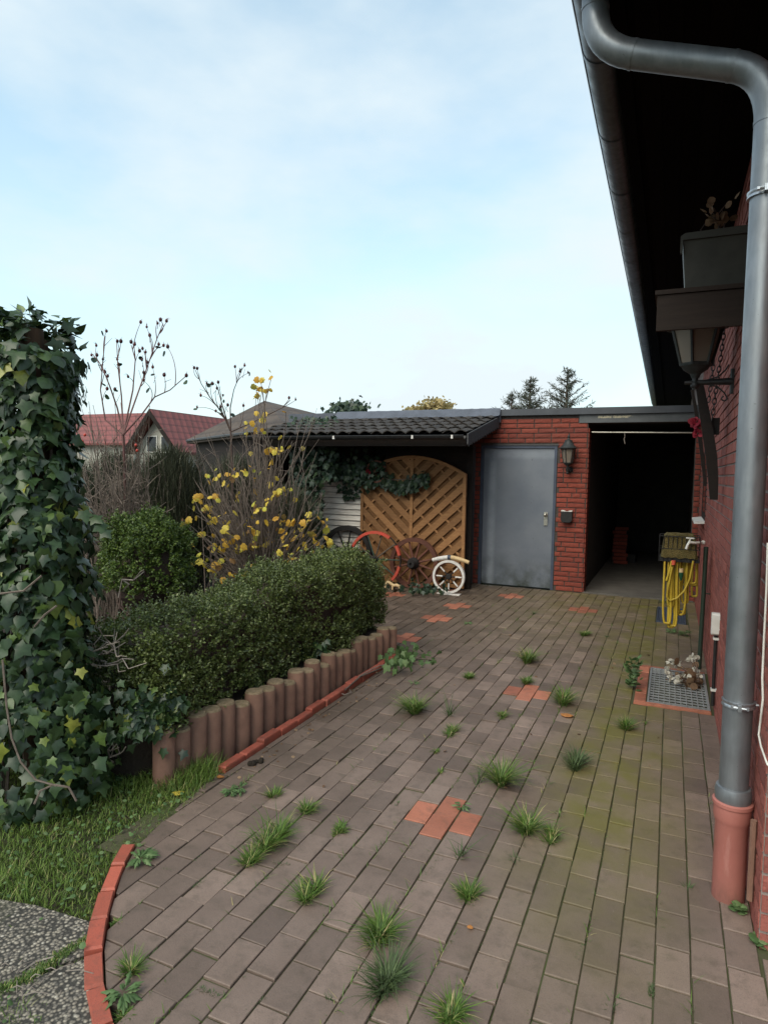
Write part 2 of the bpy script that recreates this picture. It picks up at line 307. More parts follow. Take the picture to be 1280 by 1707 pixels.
M['housewall'] = MAT('pale render', (.46, .44, .38, 1), (.36, .34, .3, 1), 3, .9, .2, rnd=0)
M['pane'] = MAT('dark window pane', (.02, .024, .03, 1), None, 3, .08, 0, rnd=0, spec=.6)
M['orange_leaf'] = LEAF('orange fallen leaf', [(0, (.42, .16, .05)), (1, (.50, .22, .07))], .6, .2, .2)
def rooftile_mat(name, c1, c2, sx, sz):
    mt, t, b, o = newmat(name)
    ge = N(t, 'ShaderNodeNewGeometry'); sp = N(t, 'ShaderNodeSeparateXYZ'); L(t, ge.outputs['Position'], sp.inputs[0])
    w = mth(t, 'FRACT', mth(t, 'MULTIPLY', sp.outputs['Z'], sz)); w2 = mth(t, 'FRACT', mth(t, 'MULTIPLY', mth(t, 'ADD', sp.outputs['Y'], mth(t, 'MULTIPLY', sp.outputs['X'], .63)), sx))
    col = mixc(t, mapr(t, noise(t, 3, 5), .3, .7), c1, c2)
    col = mixc(t, mapr(t, w, 0, .3, .55, 0), col, (.02, .012, .011, 1)); col = mixc(t, mapr(t, w2, 0, .3, .35, 0), col, (.02, .012, .011, 1))
    bump(t, b, mth(t, 'ADD', w, mth(t, 'MULTIPLY', mth(t, 'ABSOLUTE', mth(t, 'SUBTRACT', w2, .5)), .8)), .9, .06)
    L(t, col, b.inputs['Base Color']); b.inputs['Roughness'].default_value = .75; return mt
M['redroof'] = rooftile_mat('red clay roof', (.24, .072, .066, 1), (.18, .056, .052, 1), 2.6, 3.2)
M['greyroof'] = rooftile_mat('grey brown concrete roof', (.060, .044, .034, 1), (.10, .070, .052, 1), 2.2, 5.0)
def aggregate_mat():
    mt, t, b, o = newmat('exposed aggregate concrete')
    pos = N(t, 'ShaderNodeNewGeometry').outputs['Position']
    v = N(t, 'ShaderNodeTexVoronoi'); v.inputs['Scale'].default_value = 88; v.inputs['Randomness'].default_value = 1; L(t, pos, v.inputs['Vector'])
    bw = N(t, 'ShaderNodeRGBToBW'); L(t, v.outputs['Color'], bw.inputs[0])
    col = ramp(t, bw.outputs[0], [(0, (.07, .064, .058)), (.3, (.20, .175, .145)), (.55, (.27, .23, .18)), (.8, (.38, .335, .27)), (1, (.58, .54, .47))])
    gap = mapr(t, v.outputs['Distance'], .0028, .0062, 0, 1)
    gap = mapr(t, v.outputs['Distance'], .28, .62, 0, 1)
    col = mixc(t, gap, col, (.04, .036, .03, 1))
    n = noise(t, 4, 5, .65); col = mixc(t, mapr(t, n, .54, .7, 0, .6), col, (.07, .07, .04, 1))
    L(t, col, b.inputs['Base Color']); b.inputs['Roughness'].default_value = .8
    bump(t, b, mth(t, 'SUBTRACT', 1., v.outputs['Distance']), .8, .006); return mt
M['aggregate'] = aggregate_mat()
M['ground'] = MAT('garden ground', (.05, .06, .022, 1), (.045, .036, .022, 1), 3, .95, .6, 30, .02, rnd=0)
M['lawn'] = MAT('lawn soil', (.035, .048, .014, 1), (.04, .032, .02, 1), 9, .95, .7, 60, .02, rnd=0)

# ------------------------------------------------------------------ mesh helpers
class MB:
    def __init__(s): s.v = []; s.f = []
    def add(s, v, f):
        k = len(s.v); s.v += [tuple(map(float, p)) for p in v]; s.f += [tuple(i+k for i in q) for q in f]; return s
    def box(s, x0, x1, y0, y1, z0, z1):
        return s.add([(x0, y0, z0), (x1, y0, z0), (x1, y1, z0), (x0, y1, z0), (x0, y0, z1), (x1, y0, z1), (x1, y1, z1), (x0, y1, z1)],
                     [(0, 3, 2, 1), (4, 5, 6, 7), (0, 1, 5, 4), (1, 2, 6, 5), (2, 3, 7, 6), (3, 0, 4, 7)])
    def hull8(s, a, b):                     # two quads
        return s.add(list(a)+list(b), [(0, 3, 2, 1), (4, 5, 6, 7), (0, 1, 5, 4), (1, 2, 6, 5), (2, 3, 7, 6), (3, 0, 4, 7)])
    def prism(s, poly, ax, d0, d1):          # poly 2-D in the two other axes, extruded along axis ax
        n = len(poly)
        def P(u, v, d): return [(d, u, v), (u, d, v), (u, v, d)][ax]
        v = [P(u, w, d0) for u, w in poly]+[P(u, w, d1) for u, w in poly]
        return s.add(v, [tuple(range(n))[::-1], tuple(range(n, 2*n))]+[(i, (i+1) % n, n+(i+1) % n, n+i) for i in range(n)])
    def tube(s, pts, r, sides=8, closed=False, cap=True):
        pts = [np.asarray(p, float) for p in pts]; n = len(pts)
        if np.isscalar(r): r = [r]*n
        v = []; f = []; up = None
        for i in range(n):
            a = pts[(i-1) % n] if (closed or i > 0) else pts[i]; b = pts[(i+1) % n] if (closed or i < n-1) else pts[i]
            t = b-a; t = t/(np.linalg.norm(t)+1e-12)
            if up is None:
                up = np.array([0, 0, 1.]) if abs(t[2]) < .9 else np.array([1., 0, 0])
            u = up-t*(up@t); u /= np.linalg.norm(u)+1e-12; up = u; w = np.cross(t, u)
            for k in range(sides):
                an = 2*math.pi*k/sides; v.append(pts[i]+r[i]*(math.cos(an)*u+math.sin(an)*w))
        m_ = n if closed else n-1
        for i in range(m_):
            j = (i+1) % n
            for k in range(sides):
                k2 = (k+1) % sides; f.append((i*sides+k, i*sides+k2, j*sides+k2, j*sides+k))
        if cap and not closed:
            f.append(tuple(range(sides))[::-1]); f.append(tuple((n-1)*sides+k for k in range(sides)))
        return s.add(v, f)
    def lathe(s, prof, c, ax=(0, 0, 1), n=20, close=False):
        ax = np.asarray(ax, float); ax /= np.linalg.norm(ax); c = np.asarray(c, float)
        u = np.cross(ax, [0, 0, 1.]) if abs(ax[2]) < .9 else np.array([1., 0, 0]); u /= np.linalg.norm(u); w = np.cross(ax, u)
        v = []; f = []
        for r, z in prof:
            for k in range(n):
                a = 2*math.pi*(k+.5)/n; v.append(c+ax*z+r*(math.cos(a)*u+math.sin(a)*w))
        q = len(prof)
        for i in range(q if close else q-1):
            j = (i+1) % q
            for k in range(n):
                k2 = (k+1) % n; f.append((i*n+k, i*n+k2, j*n+k2, j*n+k))
        if not close:
            f.append(tuple(range(n))[::-1]); f.append(tuple((q-1)*n+k for k in range(n)))
        return s.add(v, f)
    def ball(s, c, r, n=8, mm=5, sc=(1, 1, 1)):
        c = np.asarray(c, float); v = [c+np.array([0, 0, -r*sc[2]])]; f = []
        for i in range(1, mm):
            th = -math.pi/2+math.pi*i/mm
            for k in range(n):
                a = 2*math.pi*k/n; v.append(c+r*np.array([math.cos(th)*math.cos(a)*sc[0], math.cos(th)*math.sin(a)*sc[1], math.sin(th)*sc[2]]))
        v.append(c+np.array([0, 0, r*sc[2]])); top = len(v)-1
        for k in range(n):
            k2 = (k+1) % n; f.append((0, 1+k2, 1+k)); f.append((top, 1+(mm-2)*n+k, 1+(mm-2)*n+k2))
            for i in range(mm-2): f.append((1+i*n+k, 1+i*n+k2, 1+(i+1)*n+k2, 1+(i+1)*n+k))
        return s.add(v, f)
    def mesh(s, name, smooth=None):
        me = bpy.data.meshes.new(name); me.from_pydata(s.v, [], s.f); me.update()
        import bmesh
        bm = bmesh.new(); bm.from_mesh(me); bmesh.ops.recalc_face_normals(bm, faces=bm.faces); bm.to_mesh(me); bm.free()
        if smooth:
            me.polygons.foreach_set('use_smooth', [True]*len(me.polygons)); me.set_sharp_from_angle(angle=math.radians(smooth))
        return me
def link(name, data, mat=None, parent=None, loc=(0, 0, 0), rot=(0, 0, 0), scale=(1, 1, 1)):
    o = bpy.data.objects.new(name, data); COL.objects.link(o); o.location = loc; o.rotation_euler = rot; o.scale = scale
    if mat is not None and data is not None:
        if not data.materials: data.materials.append(M[mat] if isinstance(mat, str) else mat)
    if parent is not None:
        o.parent = parent
        if parent.data is None: o.matrix_parent_inverse = Matrix.Translation(-Vector(parent.location))
    return o
def part(name, mb, mat, parent, smooth=None, stuff=False, label=None):
    me = mb.mesh(name, smooth) if isinstance(mb, MB) else mb
    o = link(name, me, mat, parent)
    if stuff: o['kind'] = 'stuff'
    if label: o['label'] = label
    return o
def tag(o, label, cat, group=None):
    o['label'] = label; o['category'] = cat
    if group: o['group'] = group
    return o
def thing(name, label, cat, loc, group=None):
    return tag(link(name, None, loc=tuple(float(v) for v in loc)), label, cat, group)
def struct(name, mb, mat):
    o = link(name, mb.mesh(name), mat); o['kind'] = 'structure'; return o
def trimesh(name, V, F):
    me = bpy.data.meshes.new(name); V = np.ascontiguousarray(V, dtype=np.float32); F = np.ascontiguousarray(F, dtype=np.int32)
    me.vertices.add(len(V)); me.vertices.foreach_set('co', V.ravel())
    k = F.shape[1]; me.loops.add(F.size); me.loops.foreach_set('vertex_index', F.ravel())
    me.polygons.add(len(F)); me.polygons.foreach_set('loop_start', np.arange(0, F.size, k, dtype=np.int32))
    me.update(calc_edges=True); return me
def nrm(a): return a/(np.linalg.norm(a, axis=-1, keepdims=True)+1e-9)
def scatter(name, tmpl, P, T, Nn, Sz):
    V, F = tmpl; V = np.asarray(V, float); F = np.asarray(F)
    P = np.asarray(P, float); n = len(P); y = nrm(np.asarray(T, float)); z = np.asarray(Nn, float); z = nrm(z-y*(z*y).sum(1, keepdims=True)); x = np.cross(y, z)
    Sz = np.broadcast_to(np.asarray(Sz, float), (n,))
    loc = P[:, None, :]+Sz[:, None, None]*(x[:, None, :]*V[None, :, 0:1]+y[:, None, :]*V[None, :, 1:2]+z[:, None, :]*V[None, :, 2:3])
    FF = (F[None]+(np.arange(n)*len(V))[:, None, None]).reshape(-1, F.shape[1])
    return trimesh(name, loc.reshape(-1, 3), FF)
def fan(outl, c, fold=.12, curl=.1):
    V = [(c[0], c[1], 0)]+[(x, y, -fold*abs(x)-curl*y*y) for x, y in outl]; n = len(outl)
    return V, [(0, 1+i, 1+(i+1) % n) for i in range(n)]
IVY = fan([(0, 0), (.30, -.15), (.34, .12), (.58, .36), (.26, .5), (0, 1), (-.26, .5), (-.58, .36), (-.34, .12), (-.30, -.15)], (0, .28), .22, .14)
IVYV = [IVY, fan([(0, 0), (.34, -.10), (.30, .14), (.46, .40), (.30, .58), (.06, 1), (-.24, .55), (-.60, .30), (-.36, .10), (-.26, -.16)], (0, .28), .05, .32),
        fan([(0, 0), (.30, -.02), (.46, .22), (.36, .52), (0, .95), (-.36, .52), (-.46, .22), (-.30, -.02)], (0, .36), .34, .05),
        fan([(0, 0), (.26, -.2), (.30, .10), (.66, .42), (.20, .46), (-.05, 1.08), (-.20, .48), (-.50, .44), (-.36, .14), (-.34, -.10)], (0, .26), -.12, .38)]
ROUND = fan([(0, 0), (.32, .08), (.5, .42), (.34, .78), (0, 1), (-.34, .78), (-.5, .42), (-.32, .08)], (0, .45), .25, .22)
DIAM = ([(0, 0, 0), (.30, .5, .09), (0, 1, 0), (-.30, .5, .09)], [(0, 1, 2), (0, 2, 3)])
LONGL = fan([(0, 0), (.05, .25), (.14, .40), (.07, .48), (.15, .66), (.09, .72), (0, 1), (-.09, .74), (-.15, .64), (-.07, .50), (-.14, .38), (-.05, .25)], (0, .55), .6, .4)
def blades(P, H, Wd, az, lean, curve):
    P = np.asarray(P, float); n = len(P); H = np.broadcast_to(H, (n,)); Wd = np.broadcast_to(Wd, (n,))
    dx, dy = np.cos(az), np.sin(az); sx, sy = -dy, dx
    V = np.zeros((n, 7, 3))
    for i, (t, w) in enumerate(((0, 1), (.4, .85), (.75, .5))):
        off = (lean*t+curve*t*t)*H; zz = H*t*np.sqrt(np.clip(1-(.45*curve*t)**2, .2, 1))
        for k, s_ in ((0, -1), (1, 1)):
            V[:, 2*i+k, 0] = P[:, 0]+dx*off+sx*s_*Wd*w/2; V[:, 2*i+k, 1] = P[:, 1]+dy*off+sy*s_*Wd*w/2; V[:, 2*i+k, 2] = P[:, 2]+zz
    off = (lean+curve)*H; V[:, 6, 0] = P[:, 0]+dx*off; V[:, 6, 1] = P[:, 1]+dy*off; V[:, 6, 2] = P[:, 2]+H*np.sqrt(np.clip(1-(.45*curve)**2, .2, 1))-.12*H*curve
    F = np.array([(0, 1, 3), (0, 3, 2), (2, 3, 5), (2, 5, 4), (4, 5, 6)])
    FF = (F[None]+(np.arange(n)*7)[:, None, None]).reshape(-1, 3)
    return V.reshape(-1, 3), FF
def clip(poly, a, b):
    """keep the part of poly on the right-hand side of the directed line a->b"""
    o = []; n = len(poly); s = lambda p: (b[0]-a[0])*(p[1]-a[1])-(b[1]-a[1])*(p[0]-a[0])
    for i in range(n):
        p, q = poly[i], poly[(i+1) % n]; sp, sq = s(p), s(q)
        if sp <= 0: o.append(p)
        if sp*sq < 0:
            t = sp/(sp-sq); o.append((p[0]+t*(q[0]-p[0]), p[1]+t*(q[1]-p[1])))
    return o
def area(p): return abs(sum(p[i][0]*p[(i+1) % len(p)][1]-p[(i+1) % len(p)][0]*p[i][1] for i in range(len(p))))/2
def slab(mb, poly, z0, z1, ch=.004):
    """flat stone with chamfered top edge"""
    n = len(poly); cx = sum(p[0] for p in poly)/n; cy = sum(p[1] for p in poly)/n
    def ins(p):
        dx, dy = cx-p[0], cy-p[1]; d = math.hypot(dx, dy)+1e-9; k = min(1.4*ch/d, .5); return (p[0]+dx*k, p[1]+dy*k)
    v = [(*p, z0) for p in poly]+[(*p, z1-ch) for p in poly]+[(*ins(p), z1) for p in poly]
    f = [tuple(range(2*n, 3*n))]+[(i, (i+1) % n, n+(i+1) % n, n+i) for i in range(n)]+[(n+i, n+(i+1) % n, 2*n+(i+1) % n, 2*n+i) for i in range(n)]
    mb.add(v, f)

YF, XW = 8.951, .322

# ------------------------------------------------------------------ ground
mb = MB(); mb.add([(-250, -60, -.075), (250, -60, -.075), (250, 400, -.075), (-250, 400, -.075)], [(0, 1, 2, 3)]); struct('ground', mb, 'ground')
CURVE = [(-1.08, 1.15), (-1.36, 1.29), (-1.49, 1.38), (-1.615, 1.49), (-1.74, 1.635), (-1.86, 1.80), (-1.95, 1.97), (-2.02, 2.30), (-2.055, 2.66)]
HOLES = [(-.10, .30, 4.77, 5.67), (-.10, .20, 7.55, 8.42)]
BORDER = (-.185, .30, 4.72, 5.72)
# paving bed with the two light wells left open
mb = MB()
zb = -.0075
def sheet(x0, x1, y0, y1): mb.add([(x0, y0, zb), (x1, y0, zb), (x1, y1, zb), (x0, y1, zb)], [(0, 1, 2, 3)])
sheet(-.10, .42, 0.2, 4.77); sheet(.30, .42, 4.77, 5.67); sheet(-.10, .42, 5.67, 7.55); sheet(.20, .42, 7.55, 8.42); sheet(-.10, .42, 8.42, 8.96)
sheet(-2.10, -.10, 1.9, 8.96); sheet(-1.36, -.10, 0.2, 1.9); sheet(-4.4, -2.10, 5.0, 8.96); sheet(.42, 1.6, .2, 2.42)
mb.add([(-1.36, 1.29, zb), (-1.36, 1.9, zb), (-1.93, 1.9, zb)], [(0, 1, 2)])
paving = struct('paving', mb, 'joint')
PW, PLn = .1054, .187
xs0 = .0116
crosses = []                       # red accent pavers: centre (x, y) from the photograph
for (px, py) in ((735, 1360), (872, 1150), (733, 1031), (770, 1008), (682, 1060), (975, 1017), (845, 994), (652, 991)):
    c = G(px, py); crosses.append((c[0], c[1]))
cells = []
for k in range(-42, 13):
    xa = xs0+k*PW; jy = R.uniform(-.008, .008)
    for n in range(-16, 45):
        ya = 2.643+(.0935 if k % 2 else 0)+jy+n*PLn
        gx = .0035; g0 = .0026
        x0, x1, y0, y1 = xa+g0+R.uniform(-.0012, .0012), xa+PW-g0+R.uniform(-.0012, .0012), ya+.0030+R.uniform(-.001, .001), ya+PLn-.0030+R.uniform(-.001, .001)
        cx, cy = (x0+x1)/2, (y0+y1)/2
        if x0 > XW-.01 and cy > 2.40: continue
        if x1 > XW-.003 and cy > 2.3: x1 = XW-.004
        if x1-x0 < .02: continue
        if y1 > YF-.02: y1 = YF-.02
        if y1-y0 < .03 or y0 < .55: continue
        if cy > 5.05:
            if x0 < -4.3: continue
        elif cy > 2.62:
            if x1 < -2.03: continue
            x0 = max(x0, -2.028)
            if x1-x0 < .02: continue
        skip = False
        for (hx0, hx1, hy0, hy1) in [BORDER, (-.105, .205, 7.54, 8.43)]:
            if x1 > hx0 and x0 < hx1 and y1 > hy0 and y0 < hy1:
                # trim the paver against the frame or drop it
                if x0 < hx0-.02 and x1 > hx0: x1 = hx0-.003
                elif y0 < hy0-.03: y1 = hy0-.003
                elif y1 > hy1+.03: y0 = hy1+.003
                else: skip = True
        if skip or x1-x0 < .02 or y1-y0 < .02: continue
        tw = [R.uniform(-.0010, .0010) for _ in range(4)]
        poly = [(x0, y0+tw[0]), (x1, y0+tw[1]), (x1, y1+tw[2]), (x0, y1+tw[3])]
        if cy < 2.75:
            for a, b in zip(CURVE[:-1], CURVE[1:]):
                if len(poly) > 2: poly = clip(poly, a, b)
            if len(poly) < 3 or area(poly) < .0012: continue
        red = False
        for ci, (qx, qy) in enumerate(crosses):
            dx = abs(cx-qx)/PW; dy = abs(cy-qy)/PLn
            if (dx < .55 and dy < 1.02) or (dx < 1.55 and dy < .5): red = True
        px, py, dep = PROJ((cx, cy, 0))
        vis = -30 < px < 1310 and py < 1740 and dep > .3
        cells.append((poly, red, area(poly)/max(dep, .3)**3 if vis else 0))
cells.sort(key=lambda c: -c[2])
restg = MB(); restr = MB()
full = {}
for i, (poly, red, w) in enumerate(cells):
    dz = R.uniform(-.0036, .0034)-(.004 if R.random() < .07 else 0)
    if i < 300 and w > 0:
        b_ = MB(); cxp = sum(p[0] for p in poly)/len(poly); cyp = sum(p[1] for p in poly)/len(poly)
        slab(b_, [(p[0]-cxp, p[1]-cyp) for p in poly], -.045, 0, .0022)
        o = link('paver', b_.mesh('paver'), 'paver_red' if red else 'paver', paving, (cxp, cyp, dz), (R.gauss(0, .008), R.gauss(0, .010), R.gauss(0, .005)))
    else:
        slab(restr if red else restg, poly, -.045, dz, .0022)
part('far_pavers', restg, 'paver', paving, stuff=True); part('far_red_pavers', restr, 'paver_red', paving, stuff=True)

# red edging bricks on edge along the lawn curve
edge = thing('brick_edging', 'curved row of bright red edging bricks between paving and aggregate slab', 'edging', (-1.6, 1.5, 0))
pts = [np.array(p) for p in CURVE[:-2]]
seg = []; acc = 0
cum = [0]
for a, b in zip(pts[:-1], pts[1:]): cum.append(cum[-1]+np.linalg.norm(b-a))
def along(s):
    for i in range(len(pts)-1):
        if s <= cum[i+1] or i == len(pts)-2:
            t = (s-cum[i])/(cum[i+1]-cum[i]); d = (pts[i+1]-pts[i])/np.linalg.norm(pts[i+1]-pts[i]); return pts[i]+t*(pts[i+1]-pts[i]), d
s = 0.0; bl = .155
while s+bl < cum[-1]+.05:
    p0, d0 = along(s+.004); p1, d1 = along(min(s+bl-.004, cum[-1])); 
    def nl(d): return np.array([-d[1], d[0]])
    d = (p1-p0)/np.linalg.norm(p1-p0); nn = nl(d); wdt = .052+R.uniform(-.004, .004); ins = .006
    poly = [tuple(p0+nn*ins), tuple(p1+nn*ins), tuple(p1+nn*(ins+wdt)), tuple(p0+nn*(ins+wdt))]
    b_ = MB(); slab(b_, poly, -.08, .012+R.uniform(-.004, .006), .006); part('brick', b_, 'edge_red', edge); s += bl
# red bricks at the foot of the palisades
edge2 = thing('brick_edging', 'straight row of chipped red bricks at the foot of the round palisades', 'edging', (-2.06, 3.8, 0))
y = 2.66
while y < 4.95:
    bl = R.uniform(.165, .195); b_ = MB(); x0 = -2.085+R.uniform(-.006, .006)
    slab(b_, [(x0, y), (x0+.05, y), (x0+.05, y+bl), (x0, y+bl)], -.06, .036+R.uniform(-.012, .006), .007); part('brick', b_, 'edge_red', edge2); y += bl+.006

# concrete palisades
pal = thing('palisade_edging', 'row of round brown concrete palisades holding the hedge bed', 'edging', (-2.16, 3.7, 0))
npal = 24
for i in range(npal):
    t = i/(npal-1); yy = 2.46+t*(4.98-2.46); xx = -2.165-.10*max(0, 1-t*2.4)**1.6+(.035 if i > npal-5 else 0)*(i-npal+5)/3
    hh = .258+R.uniform(-.02, .02); r_ = .0545
    if i % 4 == 1: hh -= .03
    b_ = MB(); b_.lathe([(r_, -.1), (r_, hh-.012), (r_-.008, hh-.002)], (xx+R.uniform(-.012, .012), yy, 0), n=16)
    o = part('palisade', b_, 'palisade', pal, smooth=40); o.data.materials.append(M['palisade_top'])
    for pl in o.data.polygons:
        if pl.normal.z > .6: pl.material_index = 1

# raised bed soil, lawn sheet, slabs
mb = MB(); mb.prism([(-2.23, 2.62), (-2.19, 4.98), (-2.6, 5.35), (-3.6, 6.0), (-9, 7.6), (-9, 1.9), (-3.4, 2.2), (-2.42, 2.42)], 2, -.06, .2); struct('flower_bed', mb, 'soil')
mb = MB(); mb.add([(-9, -.5, -.02), (-1.2, -.5, -.02), (-1.28, 1.28, -.02), (-1.66, 1.5, -.02), (-1.99, 1.97, -.02), (-2.06, 2.3, -.02), (-2.1, 2.66, -.02), (-2.3, 2.7, -.02), (-9, 2.7, -.02)], [tuple(range(9))]); lawn = struct('lawn', mb, 'lawn')
def aslab(label, poly):
    b_ = MB(); slab(b_, poly, -.05, .003, .006); o = link('aggregate_slab', b_.mesh('aggregate_slab'), 'aggregate'); tag(o, label, 'paving slab')
def GP(*a): return [tuple(G(*p)[:2]) for p in a]
e1 = GP((-60, 1490), (60, 1508), (150, 1535), (163, 1580), (150, 1588), (-60, 1665))
aslab('dark pebble concrete slab touching the lawn at the left edge', e1)
e2 = GP((152, 1594), (160, 1640), (172, 1720), (190, 1800), (60, 1800), (-60, 1760), (-60, 1672))
aslab('pale pebble concrete slab in the bottom left corner beside the red bricks', e2)

# ------------------------------------------------------------------ brick walls
BH, BL = .0663, .2325
def brickmesh(l, h, d, seed):
    rr = random.Random(seed); nx = 5 if l > .15 else 3; nzs = 3
    V = []; F = []
    for j in range(nzs+1):
        for i in range(nx+1):
            u, w = i/nx, j/nzs; e = (i in (0, nx)) or (j in (0, nzs))
            V.append((u*l-l/2+(0 if e else rr.uniform(-.004, .004)), -(d if not e else d-.003)+rr.uniform(-.0016, .0016), w*h-h/2))
    for j in range(nzs):
        for i in range(nx): F.append((j*(nx+1)+i, j*(nx+1)+i+1, (j+1)*(nx+1)+i+1, (j+1)*(nx+1)+i))
    ring = [i for i in range(nx+1)]+[j*(nx+1)+nx for j in range(1, nzs+1)]+[nzs*(nx+1)+i for i in range(nx-1, -1, -1)]+[j*(nx+1) for j in range(nzs-1, 0, -1)]
    k = len(V); V += [(V[i][0], .03, V[i][2]) for i in ring]; n = len(ring)
    for a in range(n): F.append((ring[a], k+a, k+(a+1) % n, ring[(a+1) % n]))
    b_ = MB(); b_.add(V, F); return b_
_bc = {}
def brick_variant(l, matkey):
    q = (round(l, 2), R.randrange(4), matkey)
    if q not in _bc: _bc[q] = brickmesh(q[0], BH-.0125, .006, int(q[0]*1000)+q[1]*17).mesh('brick')
    return _bc[q], q[0]
def wall_bricks(u0, u1, z0, z1, holes=(), seed=0, half=None):
    """running bond with stray headers; list of (u0, u1, zc)"""
    rr = random.Random(seed); o = []; c = 0
    z = z0
    while z+BH <= z1+.001:
        u = u0-(0 if c % 2 == 0 else BL/2)-rr.choice([0, 0, BL/2, BL*.25])*0
        if rr.random() < .3: u -= BL/4
        while u < u1:
            l = BL if rr.random() > .12 else BL/2
            segs = [(max(u, u0), min(u+l, u1))]
            for (h0, h1, hz0, hz1) in holes:
                if z+BH > hz0+.02 and z < hz1-.02:
                    ns = []
                    for a, b in segs:
                        if b <= h0 or a >= h1: ns.append((a, b))
                        else:
                            if a < h0: ns.append((a, h0))
                            if b > h1: ns.append((h1, b))
                    segs = ns
            for a, b in segs:
                if b-a > .03: o.append((a+.0065, b-.0065, z+BH/2))
            u += l
        z += BH; c += 1
    return o

# ------------------------------------------------------------------ the house on the right
house = thing('brick_house', 'long red brick house on the right with dark eaves, gutter and downpipe', 'house', (XW, 2.4, 0))
YC, YE = 2.42, 17.0
mb = MB(); mb.box(XW+.004, 4.5, YC+.004, YE, -.06, 3.34); wall = part('wall', mb, 'mortar2', house)
bl = []
for (a, b, z) in wall_bricks(YC, 9.6, -.02, 3.3, [(7.3, 8.15, 1.12, 2.2)], 3): bl.append(('s', a, b, z))
for (a, b, z) in wall_bricks(XW, 2.2, -.02, 3.3, [], 4): bl.append(('e', a, b, z))
sc = []
for q in bl:
    w_, a, b, z = q; c = (a+b)/2; p = (XW, c, z) if w_ == 's' else (c, YC, z)
    px, py, dep = PROJ(p)
    vis = 1165 < px < 1290 and -10 < py < 1720 and dep > .3
    sc.append(((1/dep**2) if vis else 0, q))
sc.sort(key=lambda x: -x[0])
rest = MB()
for i, (w, (w_, a, b, z)) in enumerate(sc):
    l = b-a; c = (a+b)/2
    if i < 300 and w > 0:
        me, ml = brick_variant(l, 'h')
        link('brick', me, 'brick2', wall, (XW+.003, c, z) if w_ == 's' else (c, YC+.003, z), (0, 0, -math.pi/2 if w_ == 's' else 0), (l/ml, 1, 1))
    else:
        d0 = R.uniform(-.002, .002)
        if w_ == 's': rest.box(XW-.004+d0, XW+.02, a, b, z-BH/2+.0065, z+BH/2-.0065)
        else: rest.box(a, b, YC-.004+d0, YC+.02, z-BH/2+.0065, z+BH/2-.0065)
part('far_bricks', rest, 'brick2', wall, stuff=True)
# window with sill near the garage
wn = MB(); wn.box(XW-.006, XW+.0035, 7.3, 8.15, 1.12, 1.19).box(XW-.006, XW+.0035, 7.3, 8.15, 2.13, 2.2).box(XW-.006, XW+.0035, 7.3, 7.37, 1.19, 2.13).box(XW-.006, XW+.0035, 8.08, 8.15, 1.19, 2.13)
wo = part('window', wn, 'darkwood', house); pn = MB(); pn.box(XW-.003, XW+.0035, 7.37, 8.08, 1.19, 2.13); part('pane', pn, 'pane', wo)
sl_ = MB(); sl_.prism([(XW-.10, 1.085), (XW-.10, 1.105), (XW-.004, 1.118), (XW-.004, 1.09)], 1, 7.35, 8.2); part('sill', sl_, 'white_paint', wo)
# eaves: boards of the soffit, fascia, roof slab
def gx(y): return -.352-.0078*(y-2.66)          # gutter centre line
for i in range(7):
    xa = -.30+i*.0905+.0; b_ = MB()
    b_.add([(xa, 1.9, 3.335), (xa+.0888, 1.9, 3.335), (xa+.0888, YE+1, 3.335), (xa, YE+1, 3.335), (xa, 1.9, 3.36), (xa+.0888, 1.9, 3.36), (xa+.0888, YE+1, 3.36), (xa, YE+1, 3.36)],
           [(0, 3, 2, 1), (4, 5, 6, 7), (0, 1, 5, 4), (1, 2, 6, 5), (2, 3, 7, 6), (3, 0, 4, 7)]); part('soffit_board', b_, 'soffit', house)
mb = MB(); mb.add([(-.318, 1.9, 3.3), (-.302, 1.9, 3.3), (-.342, YE+1, 3.3), (-.402, YE+1, 3.3), (-.318, 1.9, 3.52), (-.302, 1.9, 3.52), (-.342, YE+1, 3.52), (-.402, YE+1, 3.52)],
                  [(0, 3, 2, 1), (4, 5, 6, 7), (0, 1, 5, 4), (1, 2, 6, 5), (2, 3, 7, 6), (3, 0, 4, 7)])
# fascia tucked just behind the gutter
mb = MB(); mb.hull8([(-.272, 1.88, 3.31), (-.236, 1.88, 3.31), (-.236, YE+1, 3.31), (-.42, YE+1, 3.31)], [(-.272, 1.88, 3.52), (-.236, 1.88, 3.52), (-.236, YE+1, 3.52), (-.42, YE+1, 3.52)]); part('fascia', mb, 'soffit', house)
mb = MB(); mb.hull8([(-.40, 1.86, 3.54), (4.6, 1.86, 5.7), (4.6, YE+1.1, 5.7), (-.46, YE+1.1, 3.54)], [(-.40, 1.86, 3.62), (4.6, 1.86, 5.78), (4.6, YE+1.1, 5.78), (-.46, YE+1.1, 3.62)]); part('roof', mb, 'roofdark', house)
mb = MB(); mb.hull8([(-.2, 1.88, 3.37), (4.6, 1.88, 3.37), (4.6, 1.91, 3.37), (-.2, 1.91, 3.37)], [(-.2, 1.88, 3.6), (4.6, 1.88, 5.68), (4.6, 1.91, 5.68), (-.2, 1.91, 3.6)]); part('verge_board', mb, 'soffit', house)
mb = MB(); mb.box(.34, 4.6, 1.9, 2.40, 3.34, 3.362); part('verge_soffit', mb, 'soffit', house)
mb = MB(); mb.hull8([(-.235, 1.92, 3.364), (XW+.2, 1.92, 3.364), (XW+.2, YE+1, 3.364), (-.235, YE+1, 3.364)], [(-.235, 1.92, 3.38), (XW+.2, 1.92, 3.38), (XW+.2, YE+1, 3.38), (-.235, YE+1, 3.38)]); part('sky_block_sheet', mb, 'soffit', house)  # unseen sheet added above the boards to keep sky out of their gaps
